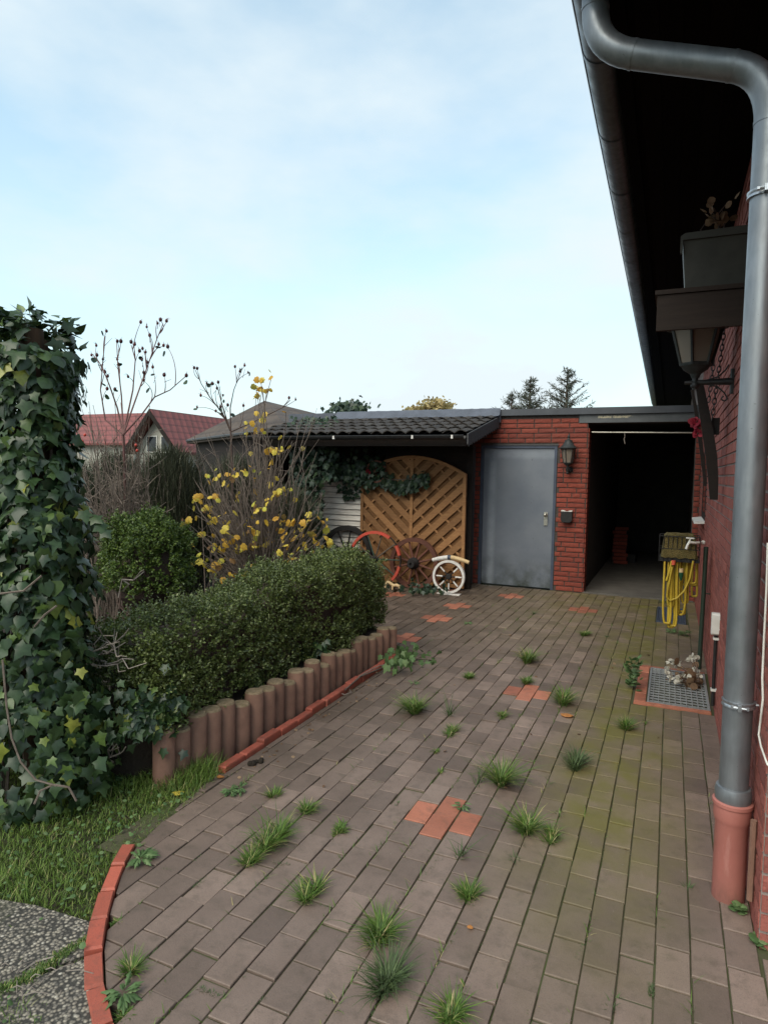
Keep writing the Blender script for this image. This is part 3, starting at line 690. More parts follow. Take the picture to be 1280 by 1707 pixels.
# half-round gutter
gr = .078; zc = 3.418; GY0, GY1 = 2.5, YE+1
def gprof(r): return [(r*math.cos(a), r*math.sin(a)) for a in [math.pi+math.pi*i/14 for i in range(15)]]
mb = MB(); ysg = [GY0, 6, 10, GY1]; V = []; F = []
for yv in ysg:
    for (u, w) in gprof(gr)+gprof(gr-.004)[::-1]: V.append((gx(yv)+u, yv, zc+w))
n = 30
for i in range(len(ysg)-1):
    for k in range(n): F.append((i*n+k, i*n+(k+1) % n, (i+1)*n+(k+1) % n, (i+1)*n+k))
mb.add(V, F); gut = part('gutter', mb, 'gutter', house, smooth=45)
mb = MB(); mb.tube([(gx(y_)-gr, y_, zc+.004) for y_ in ysg], .010, 8); part('gutter_bead', mb, 'gutter', gut, smooth=60)
mb = MB(); mb.prism([(gx(GY0)+u, zc+w) for u, w in gprof(gr)], 1, GY0-.004, GY0); part('end_cap', mb, 'gutter', gut)
yb = 3.05
while yb < YE:
    b_ = MB(); V = []; F = []
    for dy in (0, .028):
        for (u, w) in gprof(gr+.004): V.append((gx(yb)+u, yb+dy, zc+w))
    for k in range(14): F.append((k, k+1, 15+k+1, 15+k))
    b_.add(V, F); part('gutter_bracket', b_, 'gutter', gut, smooth=45); yb += .72
# downpipe: outlet, two bends, long straight length, boot
def arc(p0, p1, p2, n=8, k=.5):
    p0, p1, p2 = map(np.array, (p0, p1, p2)); return [(1-t)**2*p0+2*t*(1-t)*p1+t*t*p2 for t in np.linspace(0, 1, n)]
PX, PY, PR = .258, 2.66, .0495
A = np.array([-.342, PY, 3.40]); B = np.array([-.338, PY, 3.165]); C = np.array([PX, PY, 2.955])
d = (C-B)/np.linalg.norm(C-B)
path = [A]+arc(B+[0, 0, .15], B, B+d*.15, 9)+arc(C-d*.13, C, C+[0, 0, -.17], 9)+[np.array([PX-.004, PY, 1.4]), np.array([PX-.006, PY, .395])]
mb = MB(); mb.tube(path, PR, 28); dp = part('downpipe', mb, 'zinc', house, smooth=50)
for q, dd in ((path[1], np.array([0, 0, 1.])), (path[9], d), (path[10], d), (path[18], np.array([0, 0, 1.]))):
    b_ = MB(); b_.tube([np.array(q)-dd*.006, np.array(q)+dd*.006], PR+.0018, 28); part('pipe_seam', b_, 'zinc', dp, smooth=40)
def clampring(zz, side):
    b_ = MB(); b_.lathe([(PR+.001, -.011), (PR+.006, -.011), (PR+.006, -.006), (PR+.003, 0), (PR+.006, .006), (PR+.006, .011), (PR+.001, .011)], (PX-.004, PY, zz), n=28)
    o = part('pipe_clamp', b_, 'clamp', dp, smooth=35)
    b_ = MB(); b_.box(PX-.012, PX+.0, PY-PR-.026, PY-PR-.004, zz-.011, zz+.011).tube([(PX-.03, PY-PR-.016, zz), (PX+.02, PY-PR-.016, zz)], .004, 8)
    for kx in (-.03, .02): b_.tube([(PX+kx-.004, PY-PR-.016, zz), (PX+kx+.004, PY-PR-.016, zz)], .008, 6)
    b_.tube([(PX+PR, PY, zz), (XW+.02, PY, zz)], .005, 8)
    part('clamp_bolt', b_, 'clamp', dp, smooth=40)
clampring(.735, 0); clampring(2.54, 0)
mb = MB(); mb.lathe([(PR, .0), (PR+.010, .0), (PR+.012, .012), (PR+.012, .035), (PR+.008, .05), (PR+.001, .052)], (PX-.006, PY, .372), n=28); part('pipe_sleeve', mb, 'zinc', dp, smooth=35)
br = .0555
mb = MB(); mb.lathe([(br, -.05), (br, .285), (br+.004, .295), (br+.0075, .31), (br+.0075, .352), (br+.0125, .356), (br+.0125, .368), (br+.006, .372), (br-.004, .372)], (PX-.006, PY, 0), n=32)
part('drain_boot', mb, 'boot', house, smooth=30)
mb = MB(); mb.tube([(XW-.012, 2.55, .36), (XW-.012, 2.55, .07)], .011, 6); part('cable_cover', mb, 'palisade', house, smooth=40)
# white cable looping down the wall by the corner
cab = MB(); cp = [OX(px, py, XW-.008) for px, py in ((1279, 905), (1277, 980), (1273, 1060), (1270, 1130), (1271, 1165), (1267, 1200), (1264, 1225), (1268, 1245))]
cp2 = [np.array([XW-.008, max(p[1], 2.44), p[2]]) for p in cp]+[np.array([XW+.0, YC-.012, cp[-1][2]-.02]), np.array([XW+.05, YC-.012, cp[-1][2]-.05])]
cab.tube(cp2, .0035, 6); co = link('cable', cab.mesh('cable', 60), 'white_plastic'); tag(co, 'thin white cable hanging on the brick corner behind the downpipe', 'cable')
# weatherproof switch with conduit
zsw = .61; yy = 4.72
sw = thing('wall_switch', 'white weatherproof switch box with black conduit low on brick wall', 'switch', (XW, yy, .54))
mb = MB(); mb.prism([(yy-.035, .545), (yy-.025, .535), (yy+.025, .535), (yy+.035, .545), (yy+.035, .665), (yy+.025, .675), (yy-.025, .675), (yy-.035, .665)], 0, XW-.05, XW-.002); part('box', mb, 'white_plastic', sw)
mb = MB(); mb.tube([(XW-.02, yy, .54), (XW-.02, yy, .06)], .011, 10); part('conduit', mb, 'black', sw, smooth=50)
for zz in (.50, .16):
    b_ = MB(); b_.box(XW-.036, XW-.002, yy-.02, yy+.02, zz, zz+.015); part('conduit_clip', b_, 'white_plastic', sw)

# ------------------------------------------------------------------ garage and store at the back
gar = thing('garage', 'flat roofed red brick garage at the end of the paved yard', 'garage', (-.6, YF, 0))
def wallbox(*a):
    return MB().box(*a)
mb = MB()
yb0, yb1 = YF+.010, YF+.25
mb.prism([(-5.6, -.06), (-2.47, -.06), (-2.47, 1.955), (-1.422, 1.955), (-1.422, -.06), (-1.035, -.06), (-1.035, 2.25), (.245, 2.25), (.245, -.06), (XW+.3, -.06), (XW+.3, 2.36), (-5.6, 2.36)], 1, yb0, yb1)
gw = part('wall', mb, 'mortar', gar)
gb = wall_bricks(-3.6, -1.03, 0.0, 2.375, [(-2.47, -1.42, -.1, 1.955), (-1.155, 0, 2.25, 2.5)], 21)
gb += wall_bricks(.245, XW-.002, 0, 2.25, [], 22)
for (a, b, z) in gb:
    me, ml = brick_variant(b-a, 'g'); link('brick', me, 'brick', gw, ((a+b)/2, YF+.003, z), (0, 0, 0), ((b-a)/ml, 1, 1))
# reveal of the opening and interior shell
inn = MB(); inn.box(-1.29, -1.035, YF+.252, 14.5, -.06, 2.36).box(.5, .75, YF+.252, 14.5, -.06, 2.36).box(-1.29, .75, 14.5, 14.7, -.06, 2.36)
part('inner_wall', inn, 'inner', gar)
rv = MB()
for c_ in range(35):
    z0 = c_*BH
    if z0+BH < 2.25: rv.box(-1.032, -1.020, YF+.004+(0 if c_ % 2 else .008), YF+.24, z0+.0055, z0+BH-.0055)
part('reveal_bricks', rv, 'brick', gw, stuff=True)
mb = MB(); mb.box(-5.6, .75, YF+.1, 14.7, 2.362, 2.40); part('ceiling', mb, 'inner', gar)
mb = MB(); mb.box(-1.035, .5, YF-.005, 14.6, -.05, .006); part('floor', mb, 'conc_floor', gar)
mb = MB(); mb.box(-1.02, .30, YF-.03, YF-.006, -.05, .018); part('threshold', mb, 'conc_floor', gar)
mb = MB(); mb.box(-1.152, XW-.004, YF-.012, YF+.012, 2.252, 2.358); part('lintel', mb, 'lintel', gar)
mb = MB(); mb.box(-2.215, XW-.003, YF-.045, YF-.012, 2.362, 2.448); part('fascia', mb, 'fascia', gar)
mb = MB(); mb.box(-5.6, 5, YF+.021, 16.8, 2.402, 2.44); part('roof', mb, 'lead', gar)
# door
dr = MB(); dr.box(-2.425, -1.462, YF+.012, YF+.05, .015, 1.915); door = part('door', dr, 'door', gar)
fr = MB(); fr.box(-2.468, -2.428, YF-.004, YF+.1, 0, 1.955).box(-1.459, -1.424, YF-.004, YF+.1, 0, 1.955).box(-2.428, -1.459, YF-.004, YF+.1, 1.918, 1.955); part('door_frame', fr, 'door_frame', door)
mb = MB(); mb.box(-2.30, -1.40, YF-.016, YF-.004, 1.957, 1.968); part('lintel_strip', mb, 'concrete', gar)
hx = -1.548
hd = MB(); hd.box(hx-.024, hx+.024, YF-.004, YF+.012, .875, 1.055); part('handle_plate', hd, 'steel', door)
hd = MB(); hd.tube([(hx, YF, 1.02), (hx, YF-.05, 1.02)], .012, 8); hd.ball((hx, YF-.055, 1.02), .026, 10, 7); hd.tube([(hx, YF-.014, .925), (hx, YF, .925)], .012, 10); part('handle', hd, 'steel', door, smooth=50)
# curtain pole across the opening
cpole = MB(); cpole.tube([(-1.0, YF+.10, 2.135), (.23, YF+.10, 2.118)], .011, 10)
tag(link('curtain_pole', cpole.mesh('curtain_pole', 50), 'steel'), 'pale metal pole across the top of the dark garage opening', 'pole')
tag(link('string', MB().tube([(-.59, YF+.087, 2.12), (-.585, YF+.086, 2.07), (-.595, YF+.086, 2.04), (-.58, YF+.086, 1.98)], .006, 5).mesh('string'), 'bark_pale'), 'short frayed string tied to the pole in the garage opening', 'string')
# things half seen inside the garage
bs = thing('brick_stack', 'low stack of bricks in the dark just inside the garage', 'brick stack', (-.78, 12.2, 0))
for r_ in range(10):
    for q in range(1):
        me, ml = brick_variant(.23, 'i'); link('brick', me, 'brick', bs, (-.80+R.uniform(-.02, .02), 12.2, .04+r_*BH), (0, 0, R.uniform(-.06, .06)))
cr = MB(); cr.box(-.95, -.55, 12.45, 12.9, .008, .16); tag(link('storage_crate', cr.mesh('storage_crate'), 'black_wood'), 'black crate on the garage floor behind the brick stack', 'crate')
# wall lantern on the pier
def lantern(label, c, s, hh, matcap, wallp):
    """c = centre of glass bottom, s = scale"""
    c = np.array(c, float); t = thing('wall_lantern', label, 'lamp', c)
    b_ = MB()
    hb, ht, Hh = .055*s, .092*s, hh
    for k in range(6):
        a0, a1 = math.pi/3*k+.26, math.pi/3*(k+1)+.26
        q = lambda r, a, z: c+np.array([r*math.cos(a), r*math.sin(a), z])
        g_ = MB(); g_.add([q(hb*.94, a0, 0), q(hb*.94, a1, 0), q(ht*.94, a1, Hh), q(ht*.94, a0, Hh), q(hb*.90, a0, 0), q(hb*.90, a1, 0), q(ht*.90, a1, Hh), q(ht*.90, a0, Hh)],
                          [(0, 1, 2, 3), (7, 6, 5, 4), (0, 4, 5, 1), (3, 2, 6, 7), (1, 5, 6, 2), (0, 3, 7, 4)]); part('glass_pane', g_, 'lamp_glass', t)
        b_.tube([q(hb, a0, -.004), q(ht, a0, Hh+.004)], .006*s, 5)
        b_.tube([q(hb, a0, 0), q(hb, a1, 0)], .007*s, 5); b_.tube([q(ht, a0, Hh), q(ht, a1, Hh)], .008*s, 5)
    part('frame', b_, matcap, t, smooth=50)
    b_ = MB(); b_.lathe([(.112*s, Hh-.002), (.115*s, Hh+.008), (.075*s, Hh+.045*s), (.052*s, Hh+.085*s), (.05*s, Hh+.105*s), (.02*s, Hh+.12*s), (.012*s, Hh+.14*s), (.02*s, Hh+.155*s), (.003, Hh+.185*s)], c, n=12); part('cap', b_, 'lamp_cap', t, smooth=25)
    b_ = MB(); b_.lathe([(hb*1.0, 0), (hb*.8, -.018*s), (.02*s, -.035*s), (.014*s, -.05*s)], c, n=12); part('base', b_, matcap, t, smooth=30)
    b_ = MB(); b_.lathe([(.020*s, .004), (.022*s, hh*.8)], c, n=10); part('bulb', b_, 'lamp_bulb', t, smooth=40)
    return t, c
t, c = lantern('small black carriage lantern on the brick pier beside the steel door', (-1.262, YF-.135, 1.72), 1.0, .19, 'lamp_cap', None)
b_ = MB(); b_.tube([c+[0, 0, -.04], c+[0, 0, -.10], c+[0, .05, -.135], c+[0, .11, -.11], c+[0, .132, -.07]], .013, 8); b_.ball(c+[0, -.005, -.13], .020); b_.lathe([(.045, 0), (.045, .012), (.02, .022)], (-1.262, YF-.005, 1.635), (0, -1, 0), 14); part('bracket', b_, 'black', t, smooth=50)
# dark letter box
lb = thing('letter_box', 'small black box with torn white top edge on the brick pier', 'box', (-1.262, YF, .93))
b_ = MB(); b_.prism([(-1.335, 1.075), (-1.338, .965), (-1.315, .935), (-1.215, .935), (-1.192, .965), (-1.195, 1.075)], 1, YF-.085, YF-.006); part('body', b_, 'black', lb)
b_ = MB(); b_.prism([(-1.338, 1.078), (-1.336, 1.094), (-1.30, 1.092), (-1.285, 1.080), (-1.25, 1.079), (-1.235, 1.091), (-1.195, 1.094), (-1.192, 1.078)], 1, YF-.075, YF-.006); part('lid_edge', b_, 'white_paint', lb)

# ------------------------------------------------------------------ lean-to shed with tiled roof
shed = thing('lean_to_shed', 'open lean-to shed with dark tiled roof left of the grey door', 'shed', (-3.6, 8.3, 0))
EY, EZ, TY, TZ = 7.47, 2.015, 8.90, 2.325
SX0, SX1 = -5.35, -2.225
sd = np.array([0, TY-EY, TZ-EZ]); sl_len = np.linalg.norm(sd); sd /= sl_len; sn = np.array([0, -sd[2], sd[1]])
def tile_mesh(seed):
    rr = random.Random(seed); w, l, nseg = .305, .345, 12; V = []; F = []
    def zf(u): return .036*abs(math.sin(2*math.pi*u))**1.0*(1 if True else 0)+(.014 if u > .95 else 0)
    for v_, lift in ((0, .028), (1, 0)):
        for layer in (0, 1):
            for i in range(nseg+1):
                u = i/nseg; q = np.array([u*w-w/2, 0, 0])+sd*(v_*l)+sn*(zf(u)+lift-layer*.013+rr.uniform(-.0006, .0006)); V.append(q)
    n = nseg+1
    for i in range(nseg):
        F += [(i, i+1, 2*n+i+1, 2*n+i), (n+i, 3*n+i, 3*n+i+1, n+i+1), (i, n+i, n+i+1, i+1)]
    b_ = MB(); b_.add(V, F); me = b_.mesh('tile', 35); return me
tms = [tile_mesh(i) for i in range(3)]
rf = MB(); a0 = np.array([0, EY+.02, EZ]); 
rf.hull8([(SX0, EY+.03, EZ-.03), (SX1-.01, EY+.03, EZ-.03), (SX1-.01, TY, TZ-.03), (SX0, TY, TZ-.03)], [(SX0, EY+.03, EZ-.008), (SX1-.01, EY+.03, EZ-.008), (SX1-.01, TY, TZ-.008), (SX0, TY, TZ-.008)])
roof = part('roof', rf, 'darkwood', shed)
nc = 10; wt = (SX1-SX0)/nc
for r_ in range(5):
    for c_ in range(nc):
        p = np.array([SX0+(c_+.5)*wt, EY-.035, EZ-.01])+sd*(r_*.293)+sn*(.012)
        o = link('tile', tms[R.randrange(3)], 'tile', roof, tuple(p+[0, 0, R.uniform(-.003, .003)]), (0, R.uniform(-.008, .008), R.uniform(-.01, .01)))
# moulded flashing sheet between tiles and the flat roof
fl = MB(); V = []; F = []; nx = 60
for i in range(nx+1):
    x = -4.74+(2.545)*i/nx; wv = .012*math.sin(i*.9)+R.uniform(-.004, .004)
    V += [(x, TY+.035, 2.470+R.uniform(-.003, .003)), (x, TY-.012, 2.455+R.uniform(-.003, .003)), (x, TY-.05, TZ+.05+wv*.4), (x, TY-.13+wv, TZ+.018+abs(wv)*.6)]
for i in range(nx):
    for k in range(3): F.append((4*i+k, 4*i+4+k, 4*i+5+k, 4*i+1+k))
fl.add(V, F); part('flashing', fl, 'lead', shed, smooth=60)
fb = MB(); fb.box(-5.6, -2.195, TY+.0, YF+.02, TZ-.05, 2.4505); part('parapet', fb, 'lead', shed)
# scalloped bargeboard
poly = []; nseg = 14
for i in range(nseg+1):
    t_ = i/nseg; q = np.array([EY-.05, EZ+.01])+t_*np.array([TY-EY+.03, TZ-EZ+.01]); poly.append((q[0], q[1]))
low = []
for i in range(nseg*3+1):
    t_ = 1-i/(nseg*3); q = np.array([EY-.05, EZ-.115])+t_*np.array([TY-EY+.03, TZ-EZ+.01]); low.append((q[0], q[1]-(.022 if i % 3 == 1 else (.030 if i % 3 == 2 else 0))))
b_ = MB(); b_.prism(poly+low, 0, SX1, SX1+.02); part('bargeboard', b_, 'barge', shed)
# plastic gutter with clips
b_ = MB(); V = []; F = []
for x in (SX0, SX1-.02):
    for k in range(9):
        a = math.pi+math.pi*k/8; V.append((x, EY-.07+.05*math.cos(a), EZ-.012+.045*math.sin(a)))
for k in range(8): F.append((k, k+1, 10+k, 9+k))
b_.add(V, F); b_.tube([(SX0, EY-.12, EZ-.012), (SX1-.02, EY-.12, EZ-.012)], .006, 6); g2 = part('gutter', b_, 'black', shed, smooth=50)
for px in (556, 687, 753):
    q = OY(px, 732, EY-.12); b_ = MB(); b_.box(q[0]-.012, q[0]+.012, EY-.128, EY-.08, EZ-.05, EZ-.008); part('gutter_clip', b_, 'white_paint', g2)
# posts, beam, rear pieces
b_ = MB(); b_.box(-2.52, -2.44, 8.44, 8.52, -.02, 2.16); part('post', b_, 'darkwood', shed)
b_ = MB(); b_.box(-5.3, -5.2, 8.44, 8.52, -.02, 2.16); part('post', b_, 'darkwood', shed)
b_ = MB(); b_.box(SX0, -2.27, 8.40, 8.50, 2.04, 2.14); part('beam', b_, 'darkwood', shed)
b_ = MB(); b_.box(SX0, -2.27, EY+.06, EY+.10, EZ-.13, EZ-.035); part('eaves_board', b_, 'darkwood', shed)
for i in range(6):
    x = -5.2+i*.55; b_ = MB(); b_.hull8([(x, EY+.1, EZ-.10), (x+.06, EY+.1, EZ-.10), (x+.06, TY, TZ-.13), (x, TY, TZ-.13)], [(x, EY+.1, EZ-.033), (x+.06, EY+.1, EZ-.033), (x+.06, TY, TZ-.033), (x, TY, TZ-.033)]); part('rafter', b_, 'darkwood', shed)
b_ = MB(); b_.box(-5.35, -5.31, EY+.3, YF-.01, -.05, 2.1); part('side_wall', b_, 'darkwood', shed)
# weathered white board cladding behind the wheels
z = .30; i = 0
while z < 1.52:
    b_ = MB(); x0 = -4.80; hh = .071
    b_.hull8([(x0, 8.60, z), (-3.75, 8.60, z), (-3.75, 8.63, z), (x0, 8.63, z)], [(x0, 8.575+.03, z+hh), (-3.75, 8.575+.03, z+hh), (-3.75, 8.63, z+hh), (x0, 8.63, z+hh)])
    b_ = MB(); b_.hull8([(x0, 8.335, z), (-3.92, 8.335, z), (-3.92, 8.40, z), (x0, 8.40, z)], [(x0, 8.362, z+hh), (-3.92, 8.362, z+hh), (-3.92, 8.40, z+hh), (x0, 8.40, z+hh)])
    part('cladding_board', b_, 'whiteboard', shed); z += .080; i += 1
b_ = MB(); b_.box(-4.86, -3.92, 8.402, 8.43, .0, 2.03); part('back_panel', b_, 'darkwood', shed)
for zz in (1.56, 1.68, 1.80):
    b_ = MB(); b_.box(-4.9, -3.92, 8.36, 8.40, zz, zz+.10); part('upper_board', b_, 'darkwood', shed)
# grey downpipe on the dark brick left of the door
b_ = MB(); b_.tube([(-2.56, YF-.05, 1.95), (-2.56, YF-.05, 0)], .028, 10); part('downpipe', b_, 'barge', shed, smooth=50)
# small white hook
hk = MB(); q = OY(772, 862, 8.43); hk.tube([q+[-.012, 0, .05], q+[-.012, 0, -.01], q+[0, 0, -.035], q+[.02, 0, -.03], q+[.024, 0, -.005], q+[0, 0, .005], q+[-.01, 0, -.005]], .005, 6)
tag(link('wall_hook', hk.mesh('wall_hook', 60), 'white_plastic'), 'tiny white loop hook on the dark post beside the wooden screen', 'hook')

# ------------------------------------------------------------------ wooden screen with arched top
LY, LXM, LHW = 8.30, -3.245, .725
scr = thing('lattice_screen', 'honey brown wooden garden screen with arched top and diagonal slats', 'fence panel', (LXM, LY, 0))
def archz(x): return 1.765-.215*abs((x-LXM)/LHW)**2.0
def clip_convex(poly, region):
    for a, b in zip(region, region[1:]+region[:1]):
        if len(poly) < 3: return []
        poly = clip(poly, b, a)
    return poly
for sgn in (1, -1):
    xs_ = np.linspace(0, LHW, 9)
    reg = [(LXM+sgn*.012, .06)]+[(LXM+sgn*LHW, .06)]+[(LXM+sgn*x, archz(LXM+sgn*x)-.02) for x in xs_[::-1]]
    reg[-1] = (LXM+sgn*.012, reg[-1][1])
    if sgn < 0: reg = reg[::-1]
    # front slats, rising away from the mullion
    for k in range(-5, 11):
        zb_ = .10+k*.186; wv = .112
        poly = [(LXM, zb_), (LXM+sgn*1.0, zb_+.92), (LXM+sgn*1.0, zb_+.92+wv), (LXM, zb_+wv)]
        if sgn < 0: poly = poly[::-1]
        poly = clip_convex(poly, reg)
        if len(poly) >= 3 and area(poly) > .002:
            b_ = MB(); b_.prism(poly, 1, LY-.012, LY+.004); part('slat', b_, 'latwood', scr)
    # battens behind, crossing the slats
    for k in range(0, 13):
        zb_ = -.1+k*.29; wv = .034
        poly = [(LXM, zb_+.9), (LXM+sgn*1.0, zb_-.02), (LXM+sgn*1.0, zb_-.02+wv), (LXM, zb_+.9+wv)]
        if sgn < 0: poly = poly[::-1]
        poly = clip_convex(poly, reg)
        if len(poly) >= 3 and area(poly) > .001:
            b_ = MB(); b_.prism(poly, 1, LY-.008, LY+.0205); part('batten', b_, 'latwood', scr)
    b_ = MB(); xf = LXM+sgn*LHW; b_.box(min(xf, xf+sgn*.042), max(xf, xf+sgn*.042), LY-.022, LY+.024, .03, archz(xf)+.0); part('frame_post', b_, 'latwood', scr)
b_ = MB(); b_.box(LXM-.022, LXM+.022, LY-.022, LY-.0125, .05, archz(LXM)-.01); part('mullion', b_, 'latwood', scr)
ar = [(x, archz(x)-.02) for x in np.linspace(LXM-LHW-.04, LXM+LHW+.04, 21)]; ar2 = [(x, z_+.045) for x, z_ in ar[::-1]]
b_ = MB(); b_.prism(ar+ar2, 1, LY-.028, LY+.028); part('arched_rail', b_, 'latwood', scr)
b_ = MB(); b_.box(LXM-LHW, LXM+LHW, LY-.02, LY+.022, .03, .075); part('bottom_rail', b_, 'latwood', scr)
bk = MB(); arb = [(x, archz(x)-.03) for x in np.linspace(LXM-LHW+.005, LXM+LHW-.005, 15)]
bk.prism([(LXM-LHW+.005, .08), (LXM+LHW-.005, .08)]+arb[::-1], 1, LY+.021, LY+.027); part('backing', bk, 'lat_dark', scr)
bk = MB(); bk.box(-3.75, -2.53, 8.53, 8.56, 0, 2.12)
part('shade_board', bk, 'darkwood', shed)  # dark sheet added over the back bricks, stands in for the shed's inner shade

# ------------------------------------------------------------------ wheels
def ring(mb_, c, r0, r1, y0, y1, a0=0, a1=2*math.pi, n=40):
    full = abs(a1-a0-2*math.pi) < 1e-6; V = []; F = []; k = n if full else n+1
    for i in range(k):
        a = a0+(a1-a0)*i/n; ca, sa = math.cos(a), math.sin(a)
        V += [(c[0]+r1*ca, y0, c[2]+r1*sa), (c[0]+r1*ca, y1, c[2]+r1*sa), (c[0]+r0*ca, y1, c[2]+r0*sa), (c[0]+r0*ca, y0, c[2]+r0*sa)]
    for i in range(n):
        j = (i+1) % k
        for q in range(4): F.append((4*i+q, 4*i+(q+1) % 4, 4*j+(q+1) % 4, 4*j+q))
    if not full: F += [(0, 1, 2, 3), (4*n+3, 4*n+2, 4*n+1, 4*n)]
    return mb_.add(V, F)
def lean(o, c, deg):
    """tip a finished thing about its foot"""
    o.rotation_euler.x = math.radians(deg)
# brown wagon wheel
c = OY(690, 939, 8.12); Rb = .345; c[2] = Rb-.0+.0
t = thing('wagon_wheel', 'red brown wooden wagon wheel with dark hub in front of the screen', 'wheel', (c[0], c[1], 0), 'old cart wheels below the shed roof')
ring_ = MB(); ring(ring_, c, Rb*.84, Rb, c[1]-.028, c[1]+.028); part('rim', ring_, 'brown_wood', t, smooth=30)
b_ = MB(); b_.lathe([(.075, -.05), (.08, -.03), (.08, .05), (.055, .09), (.05, .13), (.02, .13), (.02, .10)], c, (0, -1, 0), 18); part('hub', b_, 'black_wood', t, smooth=30)
for k in range(12):
    a = 2*math.pi*k/12+.26; dvec = np.array([math.cos(a), 0, math.sin(a)]); b_ = MB(); b_.tube([c+dvec*.06, c+dvec*.14, c+dvec*Rb*.86], [.019, .016, .0135], 7); part('spoke', b_, 'brown_wood', t, smooth=50)
# broken red wheel
c = OY(625, 935, 8.0); Rr = .385; c[2] = Rr-.01
t = thing('cart_wheel', 'broken red painted cart wheel rim with thin grey and green spokes', 'wheel', (c[0], c[1], 0), 'old cart wheels below the shed roof')
tyre = MB(); ring(tyre, c, Rr*.995-.012, Rr*.995, c[1]-.012, c[1]+.012); part('tyre', tyre, 'black', t, smooth=30)
for a0, a1 in ((55, 155), (12, 33), (-45, -12), (160, 200), (205, 250)):
    b_ = MB(); ring(b_, c, Rr*.905, Rr*1.0, c[1]-.022, c[1]+.022, math.radians(a0), math.radians(a1), 14); part('rim_felloe', b_, 'red_paint', t, smooth=30)
b_ = MB(); b_.lathe([(.035, -.05), (.04, .03), (.03, .06), (.012, .062)], c, (0, -1, 0), 14); part('hub', b_, 'black_wood', t, smooth=30)
for k in range(10):
    a = 2*math.pi*k/10+.03; dvec = np.array([math.cos(a), 0, math.sin(a)]); b_ = MB(); b_.tube([c+dvec*.03, c+dvec*Rr*.93], [.010, .008], 6); part('spoke', b_, 'green_wood' if k in (0, 3, 9, 8) else 'grey_wood', t, smooth=50)
# black wheel behind the hedge
c = OY(578, 936, 8.27); Rk = .395; c[2] = Rk
t = thing('cart_wheel', 'black wooden cart wheel leaning below the white boards behind the hedge', 'wheel', (c[0], c[1], 0), 'old cart wheels below the shed roof')
b_ = MB(); ring(b_, c, Rk*.84, Rk, c[1]-.03, c[1]+.03); part('rim', b_, 'black_wood', t, smooth=30)
b_ = MB(); b_.lathe([(.07, -.05), (.08, .03), (.06, .09), (.03, .10)], c, (0, -1, 0), 16); part('hub', b_, 'black_wood', t, smooth=30)
for k in range(10):
    a = 2*math.pi*k/10+.15; dvec = np.array([math.cos(a), 0, math.sin(a)]); b_ = MB(); b_.tube([c+dvec*.06, c+dvec*Rk*.86], [.016, .013], 6); part('spoke', b_, 'black_wood', t, smooth=50)
# small white wheel, with the painted yoke on it
c = OY(748, 960, 7.97); Rw = .215; c[2] = Rw+.012
t = thing('small_wheel', 'small white painted spoked wheel standing by the wooden screen', 'wheel', (c[0], c[1], 0), 'old cart wheels below the shed roof')
b_ = MB(); ring(b_, c, Rw*.86, Rw, c[1]-.024, c[1]+.024); part('rim', b_, 'white_paint', t, smooth=30)
b_ = MB(); ring(b_, c, Rw*.80, Rw*.858, c[1]-.016, c[1]+.02); part('inner_rim', b_, 'brown_wood', t, smooth=30)
b_ = MB(); b_.lathe([(.035, -.03), (.04, .01), (.03, .03), (.01, .032)], c, (0, -1, 0), 14); part('hub', b_, 'black_wood', t, smooth=30)
for k in range(8):
    a = 2*math.pi*k/8; dvec = np.array([math.cos(a), 0, math.sin(a)])
    if k == 2: continue
    b_ = MB(); b_.tube([c+dvec*Rw*.40, c+dvec*Rw*.84], .010, 6); sp_ = part('spoke', b_, 'white_paint', t, smooth=50)
    b_ = MB(); b_.tube([c+dvec*.03, c+dvec*Rw*.40], .008, 6); part('spoke_root', b_, 'black_wood', sp_, smooth=50)
bp = MB(); bp.box(c[0]-.14, c[0]+.16, c[1]-.05, c[1]+.05, -.004, .011); tag(link('base_plank', bp.mesh('base_plank'), 'white_paint'), 'thin white plank on the paving under the small white wheel', 'plank')
yk = thing('painted_yoke', 'curved wooden yoke half white half cream lying on the small white wheel', 'yoke', (c[0], c[1], c[2]+Rw))
def yoke(x): return c[2]+Rw+.048-.05*min(1, abs(x/.24)**1.6)-(0 if abs(x) < .2 else 0)
for x0, x1, mm in ((-.245, -.035, 'white_paint'), (.0, .245, 'cream')):
    xs_ = np.linspace(x0, x1, 8); b_ = MB(); b_.tube([(c[0]+.02+x, c[1], yoke(x)-.012) for x in xs_], [.022+.006*math.cos(x*5) for x in xs_], 10); part('arm', b_, mm, yk, smooth=50)
b_ = MB(); b_.tube([(c[0]+.02-.038, c[1], yoke(0)-.012), (c[0]+.02+.003, c[1], yoke(0)-.012)], .031, 12); part('collar', b_, 'door_frame', yk, smooth=50)
# little cream ornament (two humps, bent like a resting animal) in front of the wheels
p = G(654, 984); orn = MB()
orn.tube([p+[-.10, 0, .01], p+[-.105, 0, .07], p+[-.07, 0, .105], p+[-.03, .01, .085], p+[.01, .01, .062], p+[.06, .01, .072], p+[.10, 0, .06], p+[.115, 0, .015]], [.016, .019, .022, .021, .024, .023, .019, .012], 8)
orn.tube([p+[.0, .0, .06], p+[.005, -.01, .01]], [.017, .012], 6)
tag(link('garden_ornament', orn.mesh('garden_ornament', 60), 'cream'), 'small cream curved ornament on the ground before the red and brown wheels', 'ornament')
